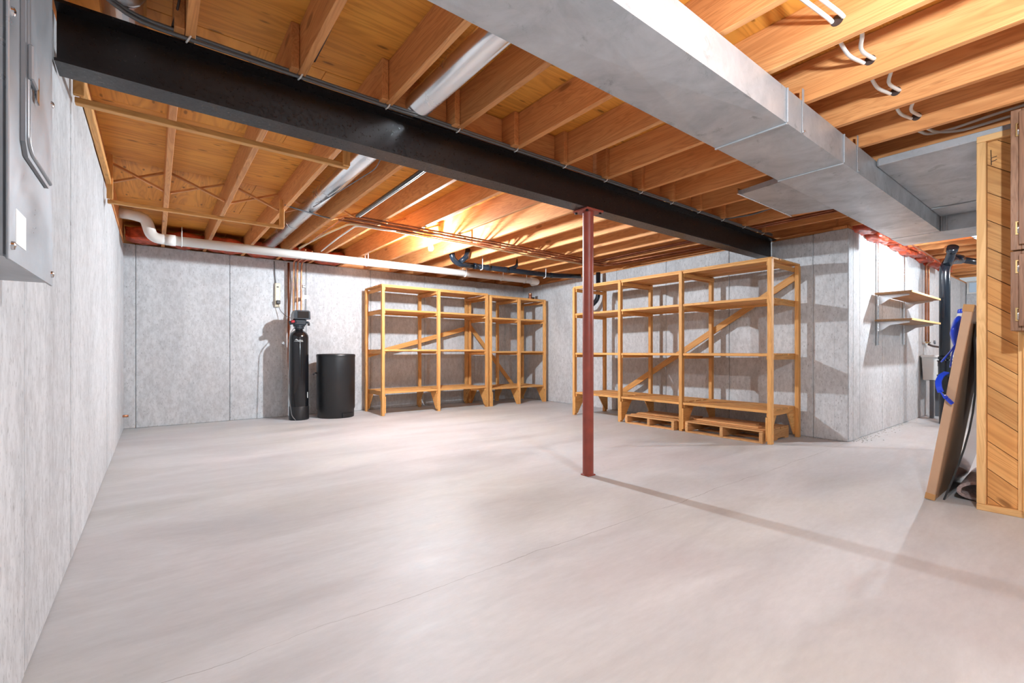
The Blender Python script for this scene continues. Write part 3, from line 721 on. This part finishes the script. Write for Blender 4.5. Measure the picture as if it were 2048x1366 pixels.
abox('display_window', (sx-0.045, sy-0.116, 1.553), (sx+0.115, sy-0.1105, 1.652), 'glossy_dark', hd)
# white script marking on the tank shoulder (curved around the tank)
def on_tank(u, z, r=0.1375):
    a = -math.pi/2-0.25+u/r; return (sx+math.cos(a)*r, sy+math.sin(a)*r, z)
strokes = [[(-0.055, 1.205), (-0.045, 1.225), (-0.03, 1.23), (-0.022, 1.218), (-0.04, 1.212)], [(-0.028, 1.206), (-0.018, 1.218), (-0.008, 1.206), (0.0, 1.216), (0.010, 1.206), (0.018, 1.222), (0.022, 1.206), (0.034, 1.216), (0.045, 1.206), (0.056, 1.212)], [(-0.066, 1.194), (-0.02, 1.196), (0.02, 1.194), (0.062, 1.195)]]
for st in strokes: tube('white_lettering', [on_tank(u, z) for u, z in st], 0.0026, 'white', ws, n=5, fr=0.004, seg=2)
abox('barcode_label', (sx+0.094, sy-0.100, 0.33), (sx+0.104, sy-0.088, 0.42), 'white', ws)
tube('drain_hose', [(sx-0.05, sy-0.03, 1.44), (sx-0.155, sy-0.08, 1.3), (sx-0.17, sy-0.10, 0.4), (sx-0.14, sy-0.17, 0.08), (sx-0.09, sy-0.20, 0.012)], 0.006, 'cable_grey', ws, n=6, fr=0.1)
# brine tank
bx_, by_ = 2.300, 7.60
bt = thing('brine_tank', 'squat round matte black brine tank next to the softener', 'tank', (bx_, by_, 0))
lathe('body', [(0.272, 0.0), (0.276, 0.008), (0.278, 0.12), (0.288, 0.14), (0.290, 0.955), (0.288, 0.965)], (bx_, by_, 0), 'matte_black', bt, n=56)
lathe('lid', [(0.293, 0.958), (0.295, 0.985), (0.285, 1.0), (0.20, 1.006), (0.01, 1.010)], (bx_, by_, 0), 'matte_black', bt, n=56)
def foot_panel():
    v, f = [], []
    for k in range(9):
        a = -math.pi/2+0.05+0.75*k/8
        for r in (0.274, 0.287):
            for z in (0.012, 0.075): v.append((bx_+math.cos(a)*r, by_+math.sin(a)*r, z))
    for k in range(8):
        o = 4*k; f += [(o+2, o+3, o+7, o+6), (o, o+1, o+5, o+4), (o+1, o+3, o+7, o+5), (o, o+2, o+6, o+4)]
    f += [(0, 1, 3, 2), (32, 33, 35, 34)]
    mesh_obj('foot_recess', v, f, 'matte_black', bt)
foot_panel()
tube('overflow_elbow', [(bx_-0.285, by_+0.02, 0.70), (bx_-0.325, by_+0.01, 0.71), (bx_-0.345, by_+0.0, 0.68)], 0.012, 'matte_black', bt, n=8, fr=0.01)
# pipes and power strip behind the softener
for k, (x, lab) in enumerate(((1.745, 'left copper riser behind the softener'), (1.80, 'middle copper riser behind the softener'), (1.86, 'right copper riser behind the softener'))):
    copper(lab, [(x+0.05*(k-1), 7.0+0.05*k, 2.49), (x, 7.92, 2.47), (x, 7.96, 2.10), (x-0.01, 7.90, 1.62), (sx-0.04+0.04*k, sy+0.10, 1.50)], 0.013, 'copper', 0.08, 'copper risers at the softener')
o = tube('drain_riser', [(1.69, 8.03, 2.46), (1.69, 8.03, 0.9), (1.70, 7.95, 0.5)], 0.016, 'copper_old'); tag(o, 'dark riser pipe on the back wall behind the softener', 'pipe')
ps = thing('power_strip', 'cream power strip mounted upright on the back wall', 'power strip', (1.535, 8.08, 1.93))
abox('body', (1.500, 8.055, 1.745), (1.575, 8.098, 2.125), 'cream', ps, bev=0.008)
for k in range(4): abox('outlet', (1.515, 8.052, 1.80+0.058*k), (1.560, 8.0555, 1.84+0.058*k), 'porcelain', ps)
abox('switch', (1.522, 8.050, 2.055), (1.553, 8.0555, 2.072), 'matte_black', ps)
abox('plug', (1.512, 8.005, 1.79), (1.568, 8.051, 1.85), 'matte_black', ps, bev=0.008)
tube('cord', [(1.515, 8.085, 2.12), (1.50, 8.085, 2.3), (1.49, 8.08, 2.47)], 0.007, 'cable_grey', ps, n=6)
tube('appliance_cord', [(1.54, 8.02, 1.79), (1.56, 8.03, 1.70), (1.63, 7.95, 1.60), (1.66, 7.75, 1.56)], 0.004, 'wire_dark', ps, n=6)
sb_ = thing('wall_box', 'tiny white bell-wire box on the back wall above the softener', 'wall box', (1.935, 8.08, 2.115))
abox('box', (1.91, 8.06, 2.09), (1.955, 8.098, 2.135), 'white', sb_, bev=0.005)
lathe('terminal', [(0.008, 0), (0.008, 0.004)], (1.925, 8.06, 2.118), 'matte_black', sb_, n=8, axis=(0, -1, 0)); lathe('terminal', [(0.008, 0), (0.008, 0.004)], (1.942, 8.06, 2.118), 'matte_black', sb_, n=8, axis=(0, -1, 0))
tube('wire', [(1.95, 8.085, 2.10), (1.958, 8.088, 1.9), (1.955, 8.088, 1.6)], 0.0025, 'cable_grey', sb_, n=5)
tg = thing('pipe_tag', 'white paper tag tied to the copper risers', 'tag', (1.86, 7.9, 1.9)); extrude('paper', [(0, 0), (0.10, 0.035), (0.10, 0.085), (0.02, 0.075)], (1.86, 7.925, 1.87), (1, 0, 0), (0, 0, 1), (0, 1, 0), 0.003, 'white', tg)

# copper stub in the left wall
o = tube('pipe_stub', [(XL-0.05, 7.86, 0.20), (XL+0.055, 7.86, 0.20)], 0.016, 'copper'); tag(o, 'short copper pipe stub low in the left wall', 'pipe')

# ------------------------------------------------------------------ electrical panel on the left wall
ep = thing('breaker_box', 'grey metal electrical breaker box on the left wall', 'breaker box', (XL, 1.52, 1.25))
px = -0.222
abox('enclosure', (XL+0.002, 1.292, 1.232), (px-0.004, 1.744, 2.22), 'panel', ep, bev=0.004)
abox('cover', (px-0.003, 1.284, 1.225), (px+0.002, 1.752, 2.228), 'panel', ep, bev=0.002)
dr = extrude('door', [(1.375, 2.19), (1.375, 1.485), (1.40, 1.46), (1.64, 1.46), (1.668, 1.485), (1.668, 2.19)], (px+0.0025, 0, 0), (0, 1, 0), (0, 0, 1), (1, 0, 0), 0.007, 'panel', ep)
tube('door_ridge', [(px+0.010, 1.392, 2.18), (px+0.010, 1.392, 1.49), (px+0.010, 1.42, 1.475), (px+0.010, 1.65, 1.475)], 0.005, 'panel', dr, n=8, fr=0.02)
lt = abox('latch', (px+0.0095, 1.385, 1.62), (px+0.020, 1.44, 1.695), 'panel', ep, bev=0.003)
abox('latch_tab', (px+0.012, 1.445, 1.60), (px+0.017, 1.47, 1.66), 'chrome', lt, bev=0.001)
for y, z in ((1.305, 1.255), (1.735, 1.255), (1.305, 1.71), (1.735, 1.71), (1.735, 2.2), (1.305, 2.2)):
    lathe('screw', [(0.009, 0), (0.008, 0.004), (0.003, 0.006)], (px+0.002, y, z), 'chrome', ep, n=10, axis=(1, 0, 0))
o = abox('sticker', (px+0.002, 1.335, 1.265), (px+0.0028, 1.425, 1.335), 'white', ep, bev=0); o['label'] = 'white paper sticker'

# ------------------------------------------------------------------ plank partition with wall cabinets (right)
PX = 4.31
pt_ = thing('plank_partition', 'framed partition end with diagonal cedar planks at the right edge', 'partition', (PX+0.06, 0, 0))
abox('end_stud', (PX, 0.496, 0.042), (PX+0.11, 0.541, 2.425), 'stud', pt_)
abox('top_plate', (PX, -2.6, 2.426), (PX+0.11, 0.541, 2.468), 'stud', pt_)
abox('bottom_plate', (PX-0.0, -2.6, 0.0), (PX+0.11, 0.541, 0.041), 'stud', pt_)
for y in (0.312, -0.12, -0.55, -1.0, -1.5, -2.0, -2.5): abox('stud', (PX+0.0, y, 0.042), (PX+0.032, y+0.042, 2.425), 'stud', pt_)
# diagonal planks, clipped to the frame opening
def clip(poly, axis, val, keep_less):
    out = []
    for i in range(len(poly)):
        a, b_ = poly[i], poly[(i+1) % len(poly)]
        ia = (a[axis] <= val) == keep_less; ib = (b_[axis] <= val) == keep_less
        if ia: out.append(a)
        if ia != ib:
            t = (val-a[axis])/(b_[axis]-a[axis]); out.append((a[0]+(b_[0]-a[0])*t, a[1]+(b_[1]-a[1])*t))
    return out
pitch = 0.182; slope = 0.78     # vertical pitch; planks fall towards the camera side
abox('light_block_board', (PX+0.0535, -2.58, 0.043), (PX+0.066, 0.494, 2.424), 'cabinet', pt_, bev=0)  # added board, keeps light from leaking through the plank gaps
k = 0; zb = -3.0
while zb < 2.6+2.6:
    g = 0.005
    poly = [(0.494, zb+g/2), (0.494, zb+pitch-g/2), (-2.6, zb+pitch-g/2-slope*3.094), (-2.6, zb+g/2-slope*3.094)]
    poly = [(a, z+0.0) for a, z in poly]
    zb += pitch
    poly = clip(poly, 1, 0.043, False) if poly else poly
    if len(poly) > 2: poly = clip(poly, 1, 2.424, True)
    if len(poly) > 2: poly = clip(poly, 0, -2.55, False)
    if len(poly) < 3: continue
    # built in a frame whose x axis follows the plank so that the grain does too
    th = math.atan(slope); xa = Vector((0, math.cos(th), math.sin(th))); za = Vector((-1, 0, 0))
    c = Vector((PX+0.040, sum(q[0] for q in poly)/len(poly), sum(q[1] for q in poly)/len(poly)))
    R = frame(xa, za); mw = Matrix.Translation(c) @ R; inv = mw.inverted()
    n = len(poly); th_ = 0.016+random.uniform(-0.0015, 0.0015)
    vv = [inv @ Vector((PX+0.034+0.018-th_, a, z)) for a, z in poly]+[inv @ Vector((PX+0.052, a, z)) for a, z in poly]
    ff = [tuple(range(n))[::-1], tuple(range(n, 2*n))]+[(i, (i+1) % n, n+(i+1) % n, n+i) for i in range(n)]
    me = bpy.data.meshes.new('plank'); me.from_pydata([tuple(q) for q in vv], [], ff)
    bm = bmesh.new(); bm.from_mesh(me); bmesh.ops.recalc_face_normals(bm, faces=bm.faces[:]); bm.to_mesh(me); bm.free()
    me.materials.append(M['cedar']); obj('plank', me, mw, pt_)
for p0, p1 in (((0.478, 2.37), (0.476, 2.27)), ((0.478, 2.315), (0.450, 2.322)), ((0.478, 2.29), (0.450, 2.30))):
    tube('pencil_mark', [(PX+0.0345, p0[0], p0[1]), (PX+0.0345, p1[0], p1[1])], 0.0022, 'wire_dark', pt_, n=5)
# two stacked cabinets
def cabinet(label, z0, z1, xf, group):
    yR, yE = -0.45, 0.362
    t = thing('wall_cabinet', label, 'cabinet', (PX-0.15, 0, z0), group)
    abox('carcass', (xf+0.020, yR, z0+0.002), (PX-0.002, yE-0.004, z1-0.002), 'cabinet', t)
    fw = 0.045
    abox('stile', (xf, yE-fw, z0), (xf+0.020, yE, z1), 'cabinet', t); abox('stile', (xf, yR, z0), (xf+0.020, yR+fw, z1), 'cabinet', t)
    abox('rail', (xf, yR+fw, z0), (xf+0.020, yE-fw, z0+0.04), 'cabinet', t); abox('rail', (xf, yR+fw, z1-0.04), (xf+0.020, yE-fw, z1), 'cabinet', t)
    d0, d1, e0, e1 = yR+0.03, yE-0.036, z0+0.028, z1-0.022
    dr = abox('door', (xf-0.016, d0, e0), (xf-0.001, d1, e1), 'cabinet_door', t, bev=0.004)
    s = 0.055
    abox('door_frame', (xf-0.024, d1-s, e0), (xf-0.0165, d1, e1), 'cabinet', dr); abox('door_frame', (xf-0.024, d0, e0), (xf-0.0165, d0+s, e1), 'cabinet', dr)
    abox('door_frame', (xf-0.024, d0+s, e0), (xf-0.0165, d1-s, e0+s), 'cabinet', dr); abox('door_frame', (xf-0.024, d0+s, e1-s), (xf-0.0165, d1-s, e1), 'cabinet', dr)
    for z in (e0+0.10 if z1-z0 > 0.7 else e0+0.07, e1-0.10 if z1-z0 > 0.7 else e1-0.07):
        h = abox('hinge', (xf-0.006, d1+0.002, z-0.040), (xf-0.0005, d1+0.016, z+0.040), 'brass', t, bev=0.002)
        tube('hinge_pin', [(xf-0.008, d1+0.003, z-0.032), (xf-0.008, d1+0.003, z+0.032)], 0.005, 'chrome', h, n=8)
    return t
cabinet('upper dark oak wall cabinet on the plank partition', 1.648, 2.478, 4.03, 'oak cabinets on the partition')
cabinet('lower dark oak wall cabinet hung under the taller one', 1.168, 1.640, 4.03, 'oak cabinets on the partition')
tall = abox('side_board', (PX-0.05, -0.4, 0.045), (PX-0.002, 0.330, 1.150), 'cedar', pt_)

# ------------------------------------------------------------------ carton leaning on the partition, dark sheet, blue webbing, rolled carpet
def leaning(name, label, cat, x0, x1, yb0, thick, lean, length, mat, z0=0.0):
    """flat box standing on its lower edge, tilted towards -y"""
    a = math.asin(lean/length); ct, st = math.cos(a), math.sin(a)
    t = thing(name, label, cat, ((x0+x1)/2, yb0, z0))
    R = Matrix.Rotation(a, 4, 'X')     # top swings towards -y
    base = Vector(((x0+x1)/2, yb0, z0))
    me = box_mesh(length, x1-x0, thick, 0.004, mat)
    mw = Matrix.Translation(base) @ R @ Matrix.Translation((0, thick/2, length/2)) @ frame((0, 0, 1), (0, 1, 0))
    return t, mw, R, base
ct, mw, R, base = leaning('cardboard_carton', 'flat brown cardboard carton leaning on the partition end', 'cardboard box', 4.315, 5.02, 0.752, 0.050, 0.200, 1.372, 'card')
obj('carton', box_mesh(1.372, 0.705, 0.050, 0.004, 'card'), mw, ct)
def tape_piece(x0, x1, y0, y1, z0, z1):
    me = box_mesh(x1-x0, y1-y0, z1-z0, 0.001, 'tape')
    obj('tape', me, Matrix.Translation(base) @ R @ Matrix.Translation(((x0+x1)/2-base.x, (y0+y1)/2, (z0+z1)/2)), ct)
tape_piece(4.3125, 4.36, -0.0025, 0.0525, 0.001, 0.045); tape_piece(4.3125, 4.36, -0.0025, 0.0525, 1.325, 1.3735)
ds = thing('dark_sheet', 'glossy dark sheet in clear wrap behind the leaning carton', 'panel', (4.9, 0.70, 0))
def dark_sheet():
    v, f = [], []; n = 10
    for i in range(n+1):
        s = i/n; z = 1.25*s; y = 0.722-0.168*s
        for x, dy in ((4.40, 0), (5.10, 0), (5.10, 0.012), (4.40, 0.012)):
            v.append((x+0.06*math.sin(math.pi*s), y-dy-0.055*math.sin(math.pi*min(1, s*1.1)), z))
    for i in range(n):
        for k in range(4): f.append((4*i+k, 4*i+(k+1) % 4, 4*i+4+(k+1) % 4, 4*i+4+k))
    f += [(3, 2, 1, 0), (4*n, 4*n+1, 4*n+2, 4*n+3)]
    mesh_obj('sheet', v, f, 'glossy_dark', ds, smooth=False)
dark_sheet()
# blue webbing strap slung over the carton and a blue bag behind it
bs = thing('blue_strap', 'bright blue webbing strap looped over the edge of the carton', 'strap', (4.30, 0.70, 0.6))
def ribbon(name, pts, w, th, mat, parent, wd=(0, 0, 1)):
    pts = [Vector(p) for p in pts]; v, f = [], []
    for i, p in enumerate(pts):
        d = (pts[min(i+1, len(pts)-1)]-pts[max(i-1, 0)]).normalized(); wv = Vector(wd); nv = d.cross(wv).normalized(); wv = nv.cross(d).normalized()
        for a, b_ in ((-1, -1), (1, -1), (1, 1), (-1, 1)): v.append(p+wv*a*w/2+nv*b_*th/2)
    for i in range(len(pts)-1):
        for k in range(4): f.append((4*i+k, 4*i+(k+1) % 4, 4*i+4+(k+1) % 4, 4*i+4+k))
    n = len(pts)-1; f += [(3, 2, 1, 0), (4*n, 4*n+1, 4*n+2, 4*n+3)]
    return mesh_obj(name, v, f, mat, parent, smooth=False)
ribbon('strap_end', fillet([(4.306, 0.722, 0.772), (4.298, 0.705, 0.752), (4.297, 0.680, 0.720), (4.300, 0.655, 0.690)], 0.03), 0.036, 0.008, 'blue', bs, wd=(0, 0.62, 0.78))
ribbon('strap_loop', fillet([(4.300, 0.715, 0.765), (4.306, 0.726, 0.80), (4.325, 0.732, 0.84), (4.36, 0.722, 0.88), (4.40, 0.70, 0.90)], 0.04), 0.034, 0.008, 'blue', bs, wd=(0.3, 0.9, 0.1))
bb = thing('blue_bag', 'rounded blue bag hanging behind the top of the carton', 'bag', (4.78, 0.70, 1.2))
def bag():
    bm = bmesh.new(); bmesh.ops.create_uvsphere(bm, u_segments=20, v_segments=14, radius=1.0)
    for v in bm.verts:
        x, y, z = v.co
        sc = 1.0-0.45*max(0, -z)
        v.co = Vector((x*0.13*sc, y*0.040*sc-0.01*z, z*0.115+0.012*math.sin(5*x+3*z)))
    me = bpy.data.meshes.new('bag_body'); bm.to_mesh(me); bm.free(); me.materials.append(M['blue']); me.polygons.foreach_set('use_smooth', [True]*len(me.polygons))
    obj('bag_body', me, Matrix.Translation((4.78, 0.700, 1.190)), bb)
bag()
tube('bag_neck', [(4.78, 0.690, 1.29), (4.78, 0.680, 1.335)], 0.022, 'cable_white', bb, n=12)
lathe('bag_cap', [(0.024, 0.0), (0.026, 0.006), (0.022, 0.028), (0.008, 0.034)], (4.78, 0.678, 1.333), 'blue', bb, n=14)
ribbon('bag_tail', fillet([(4.78, 0.71, 1.11), (4.77, 0.735, 1.05), (4.74, 0.765, 1.00), (4.72, 0.78, 0.97)], 0.04), 0.03, 0.008, 'blue', bb, wd=(0.9, 0.2, 0.1))
ribbon('bag_tail', fillet([(4.79, 0.71, 1.11), (4.77, 0.73, 1.03), (4.74, 0.735, 0.93)], 0.04), 0.04, 0.008, 'blue', bb, wd=(0.9, 0.2, 0.1))
# folded carpet
cr = thing('rolled_carpet', 'folded grey-pink carpet offcut lying beside the carton', 'carpet', (5.0, 0.55, 0))
def carpet():
    # flattened loop in the y-z plane, running along x
    n = 26; outer, inner = [], []
    for k in range(n+1):
        a = math.radians(-150+ (330-30)*k/n)
        outer.append((0.515+0.150*math.cos(a), 0.062+0.060*math.sin(a))); inner.append((0.515+0.128*math.cos(a), 0.062+0.042*math.sin(a)))
    x0, x1 = 4.52, 5.25; v, f = [], []
    for x in (x0, x1):
        for k in range(n+1):
            sk = 0.03*(x-x0)
            v.append((x+0.03*math.sin(k*0.4), outer[k][0]+sk, max(0.001, outer[k][1]*(1.15 if outer[k][1] > 0.062 else 1)))); v.append((x+0.03*math.sin(k*0.4), inner[k][0]+sk, max(0.018, inner[k][1]*(1.15 if inner[k][1] > 0.062 else 1))))
    m_ = 2*(n+1)
    for k in range(n):
        a = 2*k; f += [(a, a+2, m_+a+2, m_+a), (a+1, a+3, m_+a+3, m_+a+1), (a, a+1, a+3, a+2), (m_+a, m_+a+1, m_+a+3, m_+a+2)]
    f += [(0, 1, m_+1, m_), (2*n, 2*n+1, m_+2*n+1, m_+2*n)]
    o = mesh_obj('carpet_fold', v, f, 'rug', cr, smooth=True); o.data.set_sharp_from_angle(angle=math.radians(40))
carpet()

# ------------------------------------------------------------------ bracket shelves on the side wall
for k, (x, lab) in enumerate(((7.36, 'left slotted steel upright on the side wall'), (8.60, 'right slotted steel upright on the side wall'))):
    t = thing('shelf_upright', lab, 'shelf upright', (x, Y2, 1.13), 'steel uprights on the side wall')
    abox('channel', (x-0.026, Y2-0.020, 1.125 if k == 0 else 1.14), (x+0.026, Y2-0.001, 2.50), 'galv_bright', t)
    for j in range(24): abox('slot', (x-0.003, Y2-0.0205, 1.16+0.055*j), (x+0.003, Y2-0.0195, 1.178+0.055*j), 'wire_dark', t, bev=0)
for z, lab, g in ((1.772, 'upper brown shelf board on metal brackets at the side wall', 0), (1.435, 'lower brown shelf board on metal brackets at the side wall', 1)):
    t = thing('bracket_shelf', lab, 'shelf', (7.9, 1.65, z), 'bracket shelves on the side wall')
    abox('board', (7.18, 1.455, z-0.011), (8.72, 1.815, z+0.011), 'shelf_dark', t)
    abox('edge_strip', (7.181, 1.4495, z-0.0125), (8.719, 1.4545, z+0.0125), 'stud', t)
    for x in (7.36, 8.60):
        extrude('bracket', [(0, 0), (-0.31, 0), (-0.31, -0.018), (-0.12, -0.045), (-0.045, -0.10), (0, -0.12)], (x-0.006, Y2-0.021, z-0.0118), (0, 1, 0), (0, 0, 1), (1, 0, 0), 0.012, 'galv_bright', t)

# ------------------------------------------------------------------ drain stack, copper drops, laundry tub
st = thing('drain_stack', 'thick black drain stack standing in front of the side wall', 'pipe', (8.97, 1.45, 0))
SX, SY = 8.97, 1.45
tube('stack_pipe', [(SX, SY, 0.0), (SX, SY, 2.24), (SX+0.10, SY-0.03, 2.36), (SX+0.45, SY-0.10, 2.40)], 0.062, 'abs', st, fr=0.12, n=24, seg=6)
for z0, z1, r in ((0.83, 0.90, 0.076), (0.90, 0.915, 0.084), (0.70, 0.83, 0.072), (0.685, 0.71, 0.084), (0.93, 0.97, 0.074)): lathe('hub', [(r, z0), (r, z1)], (SX, SY, 0), 'abs', st, n=28)
tube('wye', [(SX+0.02, SY-0.02, 2.28), (SX-0.10, SY-0.08, 2.40), (SX-0.22, SY-0.12, 2.48)], 0.052, 'abs', st, n=18, fr=0.06)
tube('wye_hub', [(SX-0.17, SY-0.10, 2.44), (SX-0.22, SY-0.12, 2.49)], 0.064, 'abs', st, n=18)
tube('lateral', [(SX+0.35, SY-0.08, 2.40), (SX+1.6, SY-0.35, 2.42)], 0.045, 'abs', st, n=16)
tube('lateral_hub', [(SX+0.30, SY-0.07, 2.40), (SX+0.44, SY-0.10, 2.403)], 0.066, 'abs', st, n=18)
gp = thing('gas_pipe', 'bluish grey pipe elbow under the joists past the cross duct', 'pipe', (8.0, 1.02, 2.45))
tube('pipe', [(7.45, 1.02, 2.47), (7.95, 0.96, 2.45), (8.4, 0.80, 2.43)], 0.045, 'slate', gp, n=16, fr=0.1)
tube('coupling', [(7.62, 1.00, 2.463), (7.72, 0.988, 2.46)], 0.053, 'slate', gp, n=16); tube('coupling', [(7.85, 0.97, 2.455), (7.95, 0.96, 2.452)], 0.055, 'slate', gp, n=16)
copper('left bright copper drop on the side wall above the tub', [(9.76, 1.70, 2.48), (9.76, 1.80, 2.44), (9.76, 1.80, 1.20)], 0.014, 'copper', 0.05, 'copper drops above the tub')
copper('right bright copper drop on the side wall above the tub', [(9.93, 1.70, 2.48), (9.93, 1.80, 2.44), (9.93, 1.80, 1.20)], 0.014, 'copper', 0.05, 'copper drops above the tub')
tb = thing('laundry_tub', 'white laundry tub on grey legs below the copper drops', 'sink', (9.83, 1.58, 0))
def tub():
    x0, x1, y0, y1 = 9.53, 10.10, 1.34, 1.82
    rings = [(0.985, 0.0, 0), (0.955, 0.0, 0), (0.945, 0.03, 0), (0.60, 0.075, 0), (0.585, 0.11, 0)]
    v, f = [], []
    for z, i, _ in rings: v += [(x0+i, y0+i, z), (x1-i, y0+i, z), (x1-i, y1-i*0.2, z), (x0+i, y1-i*0.2, z)]
    inn = [(0.985, 0.045), (0.64, 0.115)]
    for z, i in inn: v += [(x0+i, y0+i, z), (x1-i, y0+i, z), (x1-i, y1-i, z), (x0+i, y1-i, z)]
    for r_ in range(4):
        for k in range(4): f.append((4*r_+k, 4*r_+(k+1) % 4, 4*r_+4+(k+1) % 4, 4*r_+4+k))
    f.append((16, 17, 18, 19))
    for k in range(4): f.append((k, (k+1) % 4, 20+(k+1) % 4, 20+k)); f.append((20+k, 20+(k+1) % 4, 24+(k+1) % 4, 24+k))
    f.append((24, 25, 26, 27)); mesh_obj('basin', v, f, 'white', tb)
    for x in (x0+0.08, x1-0.13):
        for yv in (y0+0.08, y1-0.14): abox('leg', (x, yv, 0.0), (x+0.05, yv+0.05, 0.60), 'slate', tb)
tub()
tube('faucet', [(9.845, 1.79, 1.16), (9.845, 1.74, 1.13), (9.86, 1.60, 1.10), (9.87, 1.55, 1.04)], 0.016, 'wire_dark', tb, n=10, fr=0.04)
tube('faucet_bar', [(9.74, 1.79, 1.185), (9.96, 1.79, 1.185)], 0.014, 'brass', tb, n=10); lathe('tap_handle', [(0.03, 0), (0.034, 0.01), (0.03, 0.02)], (9.96, 1.74, 1.19), 'slate', tb, n=10, axis=(0, -1, 0.1))
fc = thing('storage_bin', 'dark grey bin standing past the leaning carton near the far wall', 'bin', (9.2, 0.95, 0))
abox('bin_body', (8.95, 0.62, 0.0), (9.45, 1.02, 0.55), 'slate', fc, bev=0.02); abox('bin_lid', (8.93, 0.60, 0.552), (9.47, 1.04, 0.59), 'slate', fc, bev=0.01)

# chips of broken concrete along the foot of the side wall: too small to count
def chips():
    rnd = random.Random(3); v, f = [], []
    for _ in range(170):
        x = 6.36+abs(rnd.gauss(0, 1.3)); y = Y2-0.015-abs(rnd.gauss(0, 0.06))
        if rnd.random() < 0.25: y = rnd.uniform(2.0, 2.4); x = xr(y)-0.02-abs(rnd.gauss(0, 0.03))
        s = rnd.uniform(0.003, 0.010); o = len(v)
        a = rnd.uniform(0, 3)
        for k in range(4): v.append((x+math.cos(a+k*1.57)*s*rnd.uniform(0.7, 1.5), y+math.sin(a+k*1.57)*s, 0.0))
        v.append((x, y, s*0.9)); f += [(o, o+1, o+4), (o+1, o+2, o+4), (o+2, o+3, o+4), (o+3, o, o+4)]
    o = mesh_obj('concrete_chips', v, f, 'chip'); tag(o, 'small concrete crumbs along the foot of the side wall', 'debris', kind='stuff')
chips()
